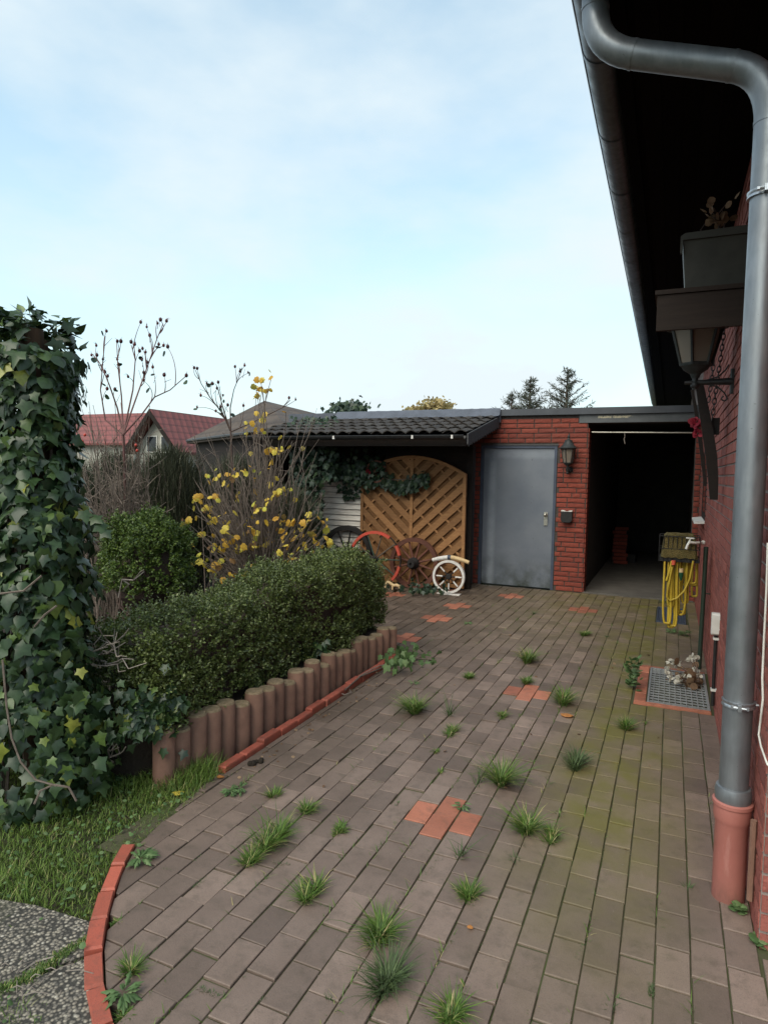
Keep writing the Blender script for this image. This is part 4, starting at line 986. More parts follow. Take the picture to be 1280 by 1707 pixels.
# hanging little wheel with red flower above the white boards
c = OY(627, 786, 8.18); hw = thing('wall_ornament_wheel', 'small dark spoked wheel hung in ivy at the top left of the screen', 'wheel', c)
b_ = MB(); ring(b_, c, .135, .155, c[1]-.012, c[1]+.012); part('rim', b_, 'brown_wood', hw, smooth=30)
b_ = MB(); b_.lathe([(.025, -.02), (.025, .03)], c, (0, -1, 0), 10); part('hub', b_, 'brown_wood', hw)
for k in range(8):
    a = 2*math.pi*k/8; dvec = np.array([math.cos(a), 0, math.sin(a)]); b_ = MB(); b_.tube([c+dvec*.02, c+dvec*.138], .007, 5); part('spoke', b_, 'brown_wood', hw)
def flower(name, label, cat, c, rad, mat, n=18, core=None):
    P_ = []; T_ = []; Nn_ = []
    for i in range(n):
        v = nrm(NR.normal(size=3)); v[1] = -abs(v[1]); P_.append(np.array(c)+v*rad*.25); T_.append(v+NR.normal(size=3)*.4); Nn_.append(np.array([0, -1, .2])+NR.normal(size=3)*.5)
    o = link(name, scatter(name, ROUND, P_, T_, Nn_, NR.uniform(.8, 1.15, n)*rad), mat); tag(o, label, cat); return o
flower('red_flower', 'red artificial flower on the small hanging wheel in the ivy', 'flower', OY(613, 787, 8.15), .04, 'red_petal')

# ------------------------------------------------------------------ things on the house wall
SHY = 4.0
sh = thing('wall_shelf', 'dark brown wooden shelf on the house wall above the lantern', 'shelf', (XW, SHY, 2.38))
b_ = MB(); b_.box(-.118, XW-.004, SHY, SHY+.03, 2.372, 2.565); part('front_board', b_, 'shelfwood', sh)
b_ = MB(); b_.box(-.13, XW-.004, SHY-.012, SHY+.27, 2.568, 2.592); part('top_board', b_, 'shelfwood', sh)
b_ = MB(); b_.box(XW-.03, XW-.002, SHY+.03, SHY+.25, 2.45, 2.566); part('wall_batten', b_, 'shelfwood', sh)
pb = thing('planter_box', 'olive grey plastic window box standing on the wooden shelf under the eaves', 'planter', (.12, SHY+.12, 2.593))
x0, x1, y0, y1, z0, z1 = -.0, .316, SHY+.012, SHY+.24, 2.5935, 2.885
b_ = MB(); b_.hull8([(x0+.022, y0+.025, z0), (x1, y0+.025, z0), (x1, y1-.02, z0), (x0+.022, y1-.02, z0)], [(x0, y0+.004, z1-.03), (x1, y0+.004, z1-.03), (x1, y1, z1-.03), (x0, y1, z1-.03)]); part('box', b_, 'planter', pb)
rim = [(x0-.012, z1-.03), (x0-.012, z1-.008), (x0+.012, z1+.006), (x1, z1+.012), (x1, z1-.03)]
b_ = MB(); b_.prism(rim, 1, y0-.012, y1+.006); b_.box(x0-.012, x0+.001, y0-.012, y0+.02, z1-.10, z1-.03); part('rim', b_, 'planter', pb)
# dried plant in it
Pv = []; Tv = []
stems = MB()
for i in range(6):
    bx, by = R.uniform(.10, .28), R.uniform(SHY+.05, SHY+.2); h_ = R.uniform(.10, .2); q = [np.array([bx, by, z1]), np.array([bx+R.uniform(-.04, .04), by, z1+h_*.6]), np.array([bx+R.uniform(-.08, .06), by-.02, z1+h_])]
    stems.tube(q, .003, 4)
    for k in range(4): Pv.append(q[1+k % 2]+NR.normal(size=3)*.015); Tv.append(NR.normal(size=3)+[0, -.3, .2])
pl = thing('potted_plant', 'withered plant with yellowish leaves in the window box', 'plant', (.18, SHY+.12, z1)); part('stem', stems, 'bark_dark', pl)
part('foliage', scatter('foliage', ROUND, Pv, Tv, np.array(Tv)[:, [1, 2, 0]], .045), 'dry_leaf', pl, stuff=True)
ps = MB(); a = OX(1190, 182, .30); b2 = OX(1199, 292, .30); ps.hull8([(.285, a[1], a[2]), (.30, a[1], a[2]), (.30, a[1]+.02, a[2]), (.285, a[1]+.02, a[2])], [(.285, b2[1], b2[2]), (.30, b2[1], b2[2]), (.30, b2[1]+.03, b2[2]), (.285, b2[1]+.03, b2[2])])
tag(link('wooden_lath', ps.mesh('wooden_lath'), 'cream'), 'pale narrow lath under the dark eaves behind the downpipe', 'lath')
# lantern with scrolled bracket
t, c = lantern('brown glass wall lantern on a black scrolled arm below the shelf', (.105, 4.5, 2.25), 1.6, .225, 'lamp_cap', None)
za = 2.142
b_ = MB(); b_.tube([c+[0, 0, -.06], c+[0, 0, -.15]], .016, 8); b_.ball(c+[0, 0, -.125], .026); b_.tube([c+[-.06, 0, -.108], np.array([XW-.012, 4.5, za])], [.011, .023], 8)
b_.tube([(XW-.012, 4.5, za-.075), (XW-.012, 4.5, za+.075)], .014, 6)
def scroll(sg):
    P_ = [np.array([.17, 4.5, za+sg*.012]), np.array([.23, 4.5, za+sg*.03]), np.array([.27, 4.5, za+sg*.07]), np.array([.285, 4.5, za+sg*.10])]
    for a_ in np.linspace(0, 4.6, 10): P_.append(np.array([.268+.02*math.cos(a_)*(1-a_/9), 4.5, za+sg*(.10-.0+.02*math.sin(a_)*(1-a_/9))]))
    return P_
b_.tube(scroll(1)[:5], .0045, 6); b_.tube(scroll(-1), .0045, 6); part('bracket', b_, 'black', t, smooth=50)
# carved wooden hames hanging on chains
hm = thing('wooden_harness_bow', 'two long dark curved wooden harness bows hanging on the brick wall below the lantern', 'harness', (.2, 5.0, 1.4))
def bow(Y, pts_, w0, dep):
    q = [OY(px, py, Y) for px, py in pts_]; b_ = MB(); V = []; F = []
    for i, p in enumerate(q):
        ww = w0*(.8+.35*math.sin(math.pi*i/(len(q)-1)))
        V += [p+[-ww, -dep, 0], p+[ww, -dep, 0], p+[ww, dep, 0], p+[-ww, dep, 0]]
    for i in range(len(q)-1):
        for k in range(4): F.append((4*i+k, 4*i+(k+1) % 4, 4*i+4+(k+1) % 4, 4*i+4+k))
    F += [(0, 1, 2, 3), (4*len(q)-1, 4*len(q)-2, 4*len(q)-3, 4*len(q)-4)]; b_.add(V, F); return b_
part('bow', bow(4.85, ((1165, 640), (1172, 680), (1179, 720), (1185, 760), (1188, 800), (1189, 833)), .030, .02), 'darkwood', hm, smooth=40)
part('bow', bow(5.3, ((1153, 650), (1160, 690), (1166, 730), (1171, 770), (1175, 810)), .012, .015), 'darkwood', hm, smooth=40)
b_ = MB(); q = OY(1190, 712, 4.9); b_.box(q[0]-.02, q[0]+.03, 4.88, 4.93, q[2]-.05, q[2]+.06); part('block', b_, 'black_wood', hm)
def chain(px0, py0, px1, py1, Y, label):
    a_, b__ = OY(px0, py0, Y), OY(px1, py1, Y); n = max(3, int(np.linalg.norm(b__-a_)/.034)); t_ = thing('hanging_chain', label, 'chain', a_)
    for i in range(n):
        p = a_+(b__-a_)*(i+.5)/n; dv = (b__-a_)/np.linalg.norm(b__-a_); sd_ = np.array([1., 0, 0]) if i % 2 else np.array([0, 1., 0]); sd_ = sd_-dv*(sd_@dv); sd_ /= np.linalg.norm(sd_)
        ring_pts = [p+dv*.023*math.sin(a)*1.0+sd_*.0105*math.cos(a) for a in np.linspace(0, 2*math.pi, 11)[:-1]]
        b_ = MB(); b_.tube(ring_pts, .0036, 5, closed=True); part('link', b_, 'black', t_, smooth=60)
chain(1207, 548, 1186, 700, 4.75, 'thick black chain hanging from the shelf in front of the brick wall')
chain(1190, 600, 1180, 670, 5.05, 'short black chain hanging left of the thicker chain')
flower('red_flower', 'dusty crimson flower spray hung at the dark wooden bow', 'flower', OY(1160, 705, 4.9), .042, 'red_petal', 16)
flower('red_flower', 'lower crimson flower blossom at the dark wooden bow', 'flower', OY(1162, 722, 4.9), .032, 'red_petal', 12)

# ------------------------------------------------------------------ hose station
HY = 5.85
def HX(px): return OY(px, 900, HY)[0]
bx0, bx1 = HX(1099), HX(1166)
bk = thing('wire_basket', 'wire plant basket filled with brown moss above the yellow hose', 'basket', ((bx0+bx1)/2, HY, .87))
zt, zbm = OY(1130, 893, HY)[2], OY(1130, 934, HY)[2]
b_ = MB()
for zz in (zbm, (zbm+zt)/2, zt):
    b_.tube([(bx0, HY-.10, zz), (bx1, HY-.10, zz), (bx1, HY+.10, zz), (bx0, HY+.10, zz)], .004, 5, closed=True)
for i in range(10):
    x = bx0+(bx1-bx0)*i/9; b_.tube([(x, HY-.10, zt), (x, HY-.10, zbm), (x, HY+.10, zbm), (x, HY+.10, zt)], .003, 4)
part('wire', b_, 'black', bk)
b_ = MB(); V = []; F = []; nu, nv = 14, 8
for j in range(nv+1):
    for i in range(nu+1):
        u, v = i/nu, j/nv; dome = (1-(2*u-1)**14)*(1-(2*v-1)**12); V.append((bx0+.012+(bx1-bx0-.024)*u, HY-.112+.214*v, zbm+.03+(zt-zbm-.01)*dome+R.uniform(-.006, .006)))
for j in range(nv):
    for i in range(nu): a = j*(nu+1)+i; F.append((a, a+1, a+nu+2, a+nu+1))
b_.add(V, F); part('moss_filling', b_, 'moss', bk)
b_ = MB(); b_.box(bx0+.004, bx1-.004, HY-.095, HY+.095, zbm+.002, zbm+.032); part('tray', b_, 'black', bk)
st = thing('standpipe', 'dark green water standpipe with white tap against the house wall', 'standpipe', (.255, HY, 0))
b_ = MB(); b_.tube([(.262, HY-.02, 0), (.268, HY-.02, .5), (.272, HY-.02, 1.0)], .017, 8); b_.tube([(.27, HY-.02, .62), (XW, HY-.02, .62)], .005, 5); part('pipe', b_, 'green_metal', st, smooth=50)
b_ = MB(); q = OY(1148, 905, HY-.14); b_.tube([q+[.10, .1, .0], q+[.045, .02, .0], q+[0, 0, .005], q+[-.012, -.01, -.02], q+[-.02, -.012, -.05]], [.010, .011, .012, .010, .010], 8); b_.ball(q+[.105, .1, 0], .018); b_.tube([q+[.0, 0, .01], q+[.008, 0, .035]], .006, 6); b_.tube([q+[-.025, 0, .038], q+[.035, 0, .036]], .006, 6); part('tap', b_, 'white_plastic', st, smooth=50)
hs = thing('garden_hose', 'coiled yellow garden hose hanging below the moss basket', 'hose', ((bx0+bx1)/2, HY, .3))
def loop(xa, xb, zlow, yoff, sway=.0, skew=.0):
    zt_ = zbm-.005; n = 22; P_ = []
    for i in range(n):
        t_ = i/(n-1); ang = math.pi*t_
        x = xa+(xb-xa)*(1-math.cos(ang))/2; z_ = zt_-(zt_-zlow)*(math.sin(ang)**.42)
        bulge = .022*math.sin(ang)*(1 if t_ > .5 else -1)
        P_.append((x+bulge*.6+skew*math.sin(ang), HY-.03+yoff, z_+R.uniform(-.002, .002)))
    return P_
wspan = bx1-bx0
for i in range(13):
    xa = bx0+wspan*(.18+.056*i)+R.uniform(-.01, .01); xb = xa+wspan*R.uniform(.10, .30); zl = .33+R.uniform(0, .20) + (.02*i if i > 7 else 0); zl = .325 if i == 3 else zl
    xb = min(xb, bx1-.01)
    b_ = MB(); b_.tube(loop(xa, xb, zl, -.06+.011*i, skew=R.uniform(-.015, .015)), .0088, 7); part('coil', b_, 'hose', hs, smooth=60)
b_ = MB(); q = [OY(px, py, HY-.11) for px, py in ((1155, 935), (1149, 965), (1140, 985), (1128, 997), (1116, 1001), (1111, 995), (1112, 985), (1116, 965), (1120, 945))]; b_.tube(q, .0085, 7); part('loose_end', b_, 'hose', hs, smooth=60)
b_ = MB(); q = [OY(px, py, HY-.10) for px, py in ((1119, 935), (1115, 952), (1110, 968))]; b_.tube(q, .0085, 7); part('loose_end', b_, 'hose', hs, smooth=60)
b_ = MB(); q = OY(1122, 938, HY-.12); b_.tube([q+[0, 0, .018], q+[0, 0, -.018]], .016, 10); part('connector', b_, 'orange_plastic', hs, smooth=40, label='small orange hose connector')
b_ = MB(); q = OY(1135, 950, HY-.12); b_.tube([q+[0, 0, .01], q+[0, 0, -.02]], .017, 10); part('coupling', b_, 'cream', hs, smooth=40)
b_ = MB(); b_.tube([q+[0, 0, -.02], q+[0, 0, -.045], q+[0, 0, -.085]], [.017, .017, .007], 10); part('nozzle', b_, 'green_plastic', hs, smooth=40, label='green hose nozzle')

# ------------------------------------------------------------------ light wells with grates
def grate(label, x0, x1, y0, y1, border, gm='grate'):
    t_ = thing('light_well_grate', label, 'grate', ((x0+x1)/2, (y0+y1)/2, 0), 'floor grates along the house wall')
    b_ = MB(); b_.add([(x0, y0, -.35), (x1, y0, -.35), (x1, y1, -.35), (x0, y1, -.35), (x0, y0, -.02), (x1, y0, -.02), (x1, y1, -.02), (x0, y1, -.02)], [(0, 1, 2, 3), (0, 4, 5, 1), (1, 5, 6, 2), (2, 6, 7, 3), (3, 7, 4, 0)]); part('pit', b_, 'pit', t_)
    b_ = MB(); fw = .012
    b_.box(x0, x0+fw, y0, y1, -.03, .006).box(x1-fw, x1, y0, y1, -.03, .006).box(x0+fw, x1-fw, y0, y0+fw, -.03, .0058).box(x0+fw, x1-fw, y1-fw, y1, -.03, .0058); part('frame', b_, gm, t_)
    n = 11
    for i in range(1, n):
        x = x0+(x1-x0)*i/n; b_ = MB(); b_.box(x-.0024, x+.0024, y0+fw, y1-fw, -.012, .003); part('bearing_bar', b_, gm, t_)
    m_ = 15; b_ = MB()
    for j in range(1, m_):
        y = y0+(y1-y0)*j/m_; b_.box(x0+fw, x1-fw, y-.0020, y+.0020, -.008, .0022)
    part('cross_bars', b_, gm, t_, stuff=True)
    if border:
        for j in range(5):
            ya = 4.785+j*.182; b_ = MB(); slab(b_, [(-.182, ya), (-.106, ya), (-.106, ya+.176), (-.182, ya+.176)], -.05, .002, .004); part('border_brick', b_, 'paver_red', t_)
        b_ = MB(); slab(b_, [(-.182, 4.722), (.298, 4.722), (.298, 4.764), (-.182, 4.764)], -.05, .008, .004); part('border_kerb', b_, 'paver_red', t_)
        b_ = MB(); slab(b_, [(-.182, 5.675), (.298, 5.675), (.298, 5.717), (-.182, 5.717)], -.05, .004, .004); part('border_kerb', b_, 'paver_red', t_)
grate('nearer square metal floor grate framed with red bricks by the wall', -.098, .296, 4.772, 5.668, True)
grate('farther dark metal floor grate under the yellow hose', -.098, .198, 7.555, 8.415, False, 'door_frame')
# dried white flowers lying on the grate
fp = thing('dried_flower_bunch', 'bunch of dried white flowers with brown leaves lying on the metal grate', 'flowers', (.13, 5.1, .01))
Pv = []; Tv = []; Nv = []; lv = []; stems = MB()
cen = [G(px, py, zz) for px, py, zz in ((1116, 1103, .10), (1112, 1117, .07), (1124, 1108, .10), (1131, 1107, .09), (1118, 1130, .05), (1128, 1133, .05), (1112, 1125, .05), (1136, 1128, .06), (1131, 1138, .04), (1153, 1095, .16), (1159, 1098, .15), (1150, 1100, .14), (1160, 1120, .07), (1148, 1133, .05), (1163, 1128, .06))]
base = G(1165, 1145, .01)
for c in cen:
    stems.tube([base, (base+c)/2+[0, 0, .03], c], .003, 4)
    for k in range(7):
        v = nrm(NR.normal(size=3)+[0, -.3, .6]); Pv.append(c+v*.006); Tv.append(v+NR.normal(size=3)*.6); Nv.append(NR.normal(size=3)+[0, 0, 1])
    for k in range(3): lv.append((base+(c-base)*R.uniform(.2, .8)+NR.normal(size=3)*.018, NR.normal(size=3)+[0, 0, .2]))
part('petals', scatter('petals', ROUND, Pv, Tv, Nv, NR.uniform(.028, .042, len(Pv))), 'petal', fp, stuff=True); part('stem', stems, 'bark_dark', fp)
part('leaves', scatter('leaves', ROUND, [q[0] for q in lv], [q[1] for q in lv], [q[1][[2, 0, 1]] for q in lv], NR.uniform(.04, .07, len(lv))), 'dry_leaf', fp, stuff=True)

# ------------------------------------------------------------------ plants
def basis(P, T, Nn, s):
    y = np.array(T, float); y /= np.linalg.norm(y); z = np.array(Nn, float); z -= y*(z@y); z /= np.linalg.norm(z)+1e-9; x = np.cross(y, z)
    mm = Matrix.Identity(4)
    for i in range(3): mm[i][0], mm[i][1], mm[i][2], mm[i][3] = x[i]*s, y[i]*s, z[i]*s, P[i]
    return mm
def tmesh(name, tmpl): return trimesh(name, np.array(tmpl[0]), np.array(tmpl[1]))
def leaf_objs(parent, me, mat, P, T, Nn, Sz, name='leaf'):
    for p, t_, n_, s_ in zip(P, T, Nn, Sz):
        o = link(name, me, mat, parent); o.matrix_basis = basis(p, t_, n_, s_)
def limb(p0, p1, r0, r1, sag=.0, n=5, jit=.01):
    p0, p1 = np.array(p0, float), np.array(p1, float); L_ = np.linalg.norm(p1-p0); q = []
    for i in range(n+1):
        t_ = i/n; p = p0+(p1-p0)*t_; 
        if 0 < i < n: p = p+NR.normal(size=3)*jit*L_
        p = p+np.array([0, 0, -sag*L_*math.sin(math.pi*t_)]); q.append(p)
    return q, [r0+(r1-r0)*i/n for i in range(n+1)]

# ivy-covered post
ip = G(66, 1318); ip[2] = 0
ivp = thing('ivy_post', 'tall wooden post smothered in dark green ivy in the left foreground', 'ivy', ip)
b_ = MB(); b_.tube([ip+[0, 0, -.05], ip+[0, 0, 2.13]], .065, 10); b_.tube([ip+[.02, 0, 1.2], ip+[.03, -.03, 2.17]], .05, 8); part('post', b_, 'post_wood', ivp, smooth=50)
tocam = nrm(CAM-(ip+[0, 0, 1.5]))
def ivr(z): return .185+.03*math.sin(z*6+1)+.085*max(0, min(1, (1.1-z)/.6))-.035*max(0, (z-1.9)/.3)
lp = []
for i in range(4300):
    z = 2.2*NR.random()**.92; th = NR.uniform(0, 2*math.pi); rr = ivr(z)*(1+NR.normal()*.13)
    # a few bare gaps where the post shows
    if rr < .1: rr = .1
    d_ = np.array([math.cos(th), math.sin(th), 0]); p = ip+d_*rr+[0, 0, z]
    T_ = np.array([0, 0, -1.0])+d_*.45+NR.normal(size=3)*.38; N_ = d_+[0, 0, .45]+NR.normal(size=3)*.28
    if z > 2.08: T_ = d_*.8+NR.normal(size=3)*.5; N_ = np.array([0, 0, 1.])+d_*.3+NR.normal(size=3)*.3; p = p-d_*rr*NR.random()*.8+[0, 0, NR.uniform(0, .06)]
    gap = False
    for (gx_, gz_, rx_, rz_) in ((75, 555, 18, 24), (78, 745, 24, 14)):
        px, py, _d = PROJ(p)
        if ((px-gx_)/rx_)**2+((py-gz_)/rz_)**2 < 1 and d_@tocam > 0: gap = True
    if gap: continue
    lp.append((p, T_, N_, .034+.050*NR.random()**1.4, d_@tocam))
# skirt spreading at the foot towards the bed
for i in range(420):
    px, py = NR.uniform(60, 215), NR.uniform(1040, 1300)
    if px > 135+35*(py > 1150): continue
    p = PD(px, py, NR.uniform(2.85, 3.15)); 
    if p[2] < .02: continue
    lp.append((p, np.array([0, -.2, -1.])+NR.normal(size=3)*.45, tocam+[0, 0, .4]+NR.normal(size=3)*.35, NR.uniform(.035, .07), .6))
lp.sort(key=lambda q: -(q[4]+.15*NR.random())*q[3])
ivms = [tmesh('ivy_leaf', IVYV[k]) for k in range(4)]; ivm = ivms[0]
for k in range(4): leaf_objs(ivp, ivms[k], 'ivy', *zip(*[q[:4] for q in lp[k:300:4]]))
for k in range(4):
    P_, T_, N_, S_ = zip(*[q[:4] for q in lp[300+k::4]])
    part('foliage', scatter('foliage', IVYV[k], P_, T_, N_, S_), 'ivy', ivp, stuff=True)
b_ = MB()
for k in range(9):
    a = NR.uniform(0, 6.28); q = [ip+[math.cos(a+z*.5)*ivr(z)*.55, math.sin(a+z*.5)*ivr(z)*.55, z] for z in np.linspace(0, 2.0, 9)]; b_.tube(q, .008, 5)
for pts_ in (((5, 1100), (12, 1180), (20, 1230), (35, 1270), (60, 1300), (95, 1310)), ((58, 1340), (68, 1318), (90, 1308), (115, 1312), (128, 1335)), ((0, 990), (40, 985), (70, 960)), ((58, 1045), (75, 1025), (95, 1010))):
    b_.tube([PD(px, py, 2.72) for px, py in pts_], .0045, 5)
part('stem', b_, 'bark', ivp, smooth=60)
# bright ivy sprig reaching out to the right
sp_ = thing('ivy_sprig', 'bright yellow green ivy sprig reaching out from the ivy post', 'ivy', PD(150, 860, 3.0))
sp_pts = [PD(px, py, 3.0) for px, py in ((110, 840), (135, 850), (155, 868), (172, 885))]; b_ = MB(); b_.tube(sp_pts, .004, 5); part('stem', b_, 'bark', sp_)
leaf_objs(sp_, ivm, 'weed', [PD(px, py, 2.98) for px, py in ((140, 852), (155, 862), (165, 872), (172, 885), (122, 845))], [(.5, -.2, -.7), (.8, 0, -.3), (.6, 0, -.8), (.9, 0, -.5), (-.2, 0, -1)], [tocam+[0, 0, .5]]*5, [.07, .065, .07, .06, .06])

# box hedge
hx0, hx1, hy0, hy1, hz0, hz1 = -2.78, -2.26, 2.42, 5.28, .22, .84
hed = thing('box_hedge', 'long clipped box hedge behind the round concrete palisades', 'hedge', ((hx0+hx1)/2, (hy0+hy1)/2, .2))
def hedge_warp(p):
    p = np.array(p); w = .045*np.sin(p[:, 1]*3.1+.6)+.035*np.sin(p[:, 1]*7.3+p[:, 2]*6)+.03*np.sin(p[:, 0]*9+p[:, 1]*5.0)+.02*np.sin(p[:, 1]*17+p[:, 2]*13+p[:, 0]*11)
    q = p.copy(); q[:, 2] += w*.8*(p[:, 2] > .5); q[:, 0] += w*.6
    q[:, 2] -= .12*np.clip((3.5-p[:, 1])/1.0, 0, 1)*(p[:, 2] > .5)
    # narrower, lower rounded far end, slight taper to the left end
    return q
def surf(n):
    o = []; nn = []
    for _ in range(n):
        r_ = NR.random()
        if r_ < .46: o.append((hx1, NR.uniform(hy0, hy1), NR.uniform(hz0, hz1))); nn.append((1, 0, .15))
        elif r_ < .82: o.append((NR.uniform(hx0, hx1), NR.uniform(hy0, hy1), hz1)); nn.append((0, 0, 1))
        elif r_ < .93: o.append((NR.uniform(hx0, hx1), hy0, NR.uniform(hz0, hz1))); nn.append((0, -1, .2))
        else: o.append((NR.uniform(hx0, hx1), hy1, NR.uniform(hz0, hz1))); nn.append((0, 1, .2))
    o = np.array(o); nn = np.array(nn)
    # round the edges
    cx_, cz_ = (hx0+hx1)/2, .52; ed = np.abs(o[:, 0]-cx_)/((hx1-hx0)/2); ez = np.clip((o[:, 2]-.6)/(hz1-.6), 0, 1); k = (ed*ez)**4
    o[:, 2] -= .05*k*(nn[:, 2] > .5); o[:, 0] -= np.sign(o[:, 0]-cx_)*.05*k*(np.abs(nn[:, 0]) > .5)
    return hedge_warp(o), nn
def sprigs(base, nn, per, ls, length, spread=.55):
    n = len(base); ax = nrm(nn+NR.normal(size=(n, 3))*spread+np.array([0, 0, .35])); Ps = []; Ts = []; Ns = []
    L_ = NR.uniform(.4, 1.25, n)*length
    for k in range(per):
        t_ = (k+.5)/per; side = nrm(np.cross(ax, NR.normal(size=(n, 3)))); 
        Ps.append(base+ax*(L_*(t_-.55))[:, None]+NR.normal(size=(n, 3))*.004); Ts.append(side*.9+ax*.65); Ns.append(ax+NR.normal(size=(n, 3))*.45)
    P_ = np.concatenate(Ps); return P_, np.concatenate(Ts), np.concatenate(Ns), NR.uniform(.75, 1.25, len(P_))*ls
bs_, bn_ = surf(5200)
bs_ = bs_-bn_*NR.uniform(-.012, .075, (len(bs_), 1))
part('foliage', scatter('foliage', DIAM, *sprigs(bs_, bn_, 16, .0175, .075)), 'box', hed, stuff=True)
# longer shoots breaking the clipped outline
b2_, n2_ = surf(620); part('shoots', scatter('shoots', DIAM, *sprigs(b2_+n2_*.025, n2_+[0, 0, .8], 14, .017, .13, .35)), 'box', hed, stuff=True)
b_ = MB(); yy_ = np.linspace(hy0+.1, hy1-.1, 12); V = []; F = []
for y_ in yy_:
    w_ = .045*math.sin(y_*3.1+.6)-.12*min(1, max(0, (3.5-y_)/1.0))
    for x_, z_ in ((hx0+.11, .2), (hx1-.11, .2), (hx1-.10, hz1-.14), (hx0+.10, hz1-.14)): V.append((x_, y_, z_+(w_*.8 if z_ > .5 else 0)))
for i in range(11):
    for k in range(4): F.append((4*i+k, 4*i+(k+1) % 4, 4*i+4+(k+1) % 4, 4*i+4+k))
F += [(0, 1, 2, 3), (47, 46, 45, 44)]; b_.add(V, F); part('inner_core', b_, 'bark_dark', hed)  # solid dark core added inside the leaves to block the view through
for k in range(14):
    y_ = hy0+.15+k*.19; b_ = MB(); q, r_ = limb((-2.5, y_, .18), (-2.5+R.uniform(-.1, .1), y_, .6), .014, .008); b_.tube(q, r_, 5); part('stem', b_, 'bark_dark', hed)
# pale dead twigs at the left end of the hedge
dt = thing('dead_twigs', 'tangle of pale dead twigs sticking out at the left end of the hedge', 'twigs', PD(180, 1100, 3.15))
tips = [((150, 1100), (215, 1048)), ((150, 1100), (200, 1070)), ((165, 1105), (190, 1060)), ((150, 1085), (170, 1045)), ((160, 1100), (210, 1118)), ((170, 1108), (245, 1105)), ((155, 1095), (185, 1085)), ((180, 1090), (212, 1095)), ((180, 1270), (200, 1235)), ((178, 1275), (210, 1245)), ((185, 1280), (190, 1240)), ((205, 985), (240, 950))]
for a, c in tips:
    b_ = MB(); q, r_ = limb(PD(*a, 3.2), PD(*c, 3.0+R.uniform(-.08, .1)), .005, .002, n=5, jit=.05); b_.tube(q, r_, 4)
    for k in range(2):
        m_ = q[2+k]; b_.tube([m_, m_+NR.normal(size=3)*.04+[0, 0, .03]], .002, 3)
    part('twig', b_, 'bark_pale', dt)


# round box bush behind the hedge
bb = PD(243, 945, 4.7); bush = thing('box_bush', 'rounded dark green box bush behind the clipped hedge', 'bush', (bb[0], bb[1], .2))
n = 2300; v = nrm(NR.normal(size=(n, 3))); v[:, 2] = np.where(v[:, 2] < -.4, -v[:, 2], v[:, 2]); lump = 1+.13*np.sin(v[:, 0]*6+1)*np.cos(v[:, 2]*5)+.1*np.sin(v[:, 1]*8+v[:, 0]*4)
rr = NR.uniform(.72, 1.0, (n, 1))*lump[:, None]; base = bb+v*rr*np.array([.33, .33, .40])
part('foliage', scatter('foliage', DIAM, *sprigs(base, v, 15, .019, .09)), 'boxball', bush, stuff=True)
b_ = MB()
for k in range(14):
    e = bb+nrm(NR.normal(size=3)+[0, 0, .6])*.28; q, r_ = limb((bb[0], bb[1], .15), e, .015, .005, jit=.04); b_.tube(q, r_, 5)
b_.ball(bb+[0, 0, -.02], .25, 10, 7, (1, 1, 1.15)); part('stem', b_, 'bark_dark', bush)

# shrub with yellow autumn leaves
ys = PD(440, 985, 6.1); ys[2] = .2
ysh = thing('yellow_shrub', 'half bare shrub with yellow autumn leaves behind the hedge', 'shrub', ys)
tg = []
def samp(n, cx_, cy_, sx_, sy_):
    for _ in range(n): tg.append((NR.normal(cx_, sx_), NR.normal(cy_, sy_)))
samp(44, 385, 905, 36, 28); samp(42, 470, 908, 38, 26); samp(34, 430, 840, 38, 30); samp(20, 440, 765, 24, 26); samp(10, 440, 690, 20, 22); samp(6, 432, 640, 10, 10); samp(13, 522, 885, 15, 18); samp(12, 345, 850, 12, 24); samp(6, 380, 800, 20, 20); samp(8, 360, 930, 16, 10)
b_ = MB(); P_ = []; T_ = []; N_ = []; S_ = []
for px, py in tg:
    py = min(py, 958); px = min(px, 545); e = PD(px, py, 6.1+NR.uniform(-.45, .35)); hgt = max(.05, (e[2]-.2)*NR.uniform(.15, .5)); sc_ = NR.uniform(.12, .4)
    a = np.array([ys[0]+(e[0]-ys[0])*sc_, ys[1]+(e[1]-ys[1])*sc_, .2+hgt]); q, r_ = limb(a, e, .006, .0028, -.06, 5, .02); b_.tube(q, r_, 4)
    if NR.random() < .6: q, r_ = limb(ys+[NR.uniform(-.06, .06), NR.uniform(-.06, .06), 0], a, .014, .007, 0, 4, .03); b_.tube(q, r_, 5)
    for _k in range(1+int(NR.random()*2.4)):
        P_.append(e+NR.normal(size=3)*.028*(_k > 0)); T_.append(np.array([NR.normal()*.8, NR.normal()*.5, -.6+NR.normal()*.5])); N_.append(nrm(CAM-e)*.7+[0, 0, .7]+NR.normal(size=3)*.8); S_.append(NR.uniform(.032, .072))
for k in range(70):
    e = PD(NR.uniform(330, 545), NR.uniform(690, 930), 6.1+NR.uniform(-.4, .5)); q, r_ = limb(ys+[NR.uniform(-.1, .1), NR.uniform(-.1, .1), 0], e, .010, .002, -.05, 6, .03); b_.tube(q, r_, 4)
    for j in range(3): m_ = q[3+j]; b_.tube([m_, m_+NR.normal(size=3)*.08+[0, 0, .12]], [.003, .0015], 3)
part('branch', b_, 'bark', ysh, smooth=60)
leaf_objs(ysh, tmesh('autumn_leaf', fan([(0, 0), (.3, -.02), (.52, .25), (.42, .5), (.46, .68), (.2, .78), (0, 1), (-.2, .78), (-.46, .68), (-.42, .5), (-.52, .25), (-.3, -.02)], (0, .4), .3, .25)), 'yellow_leaf', P_, T_, N_, S_)

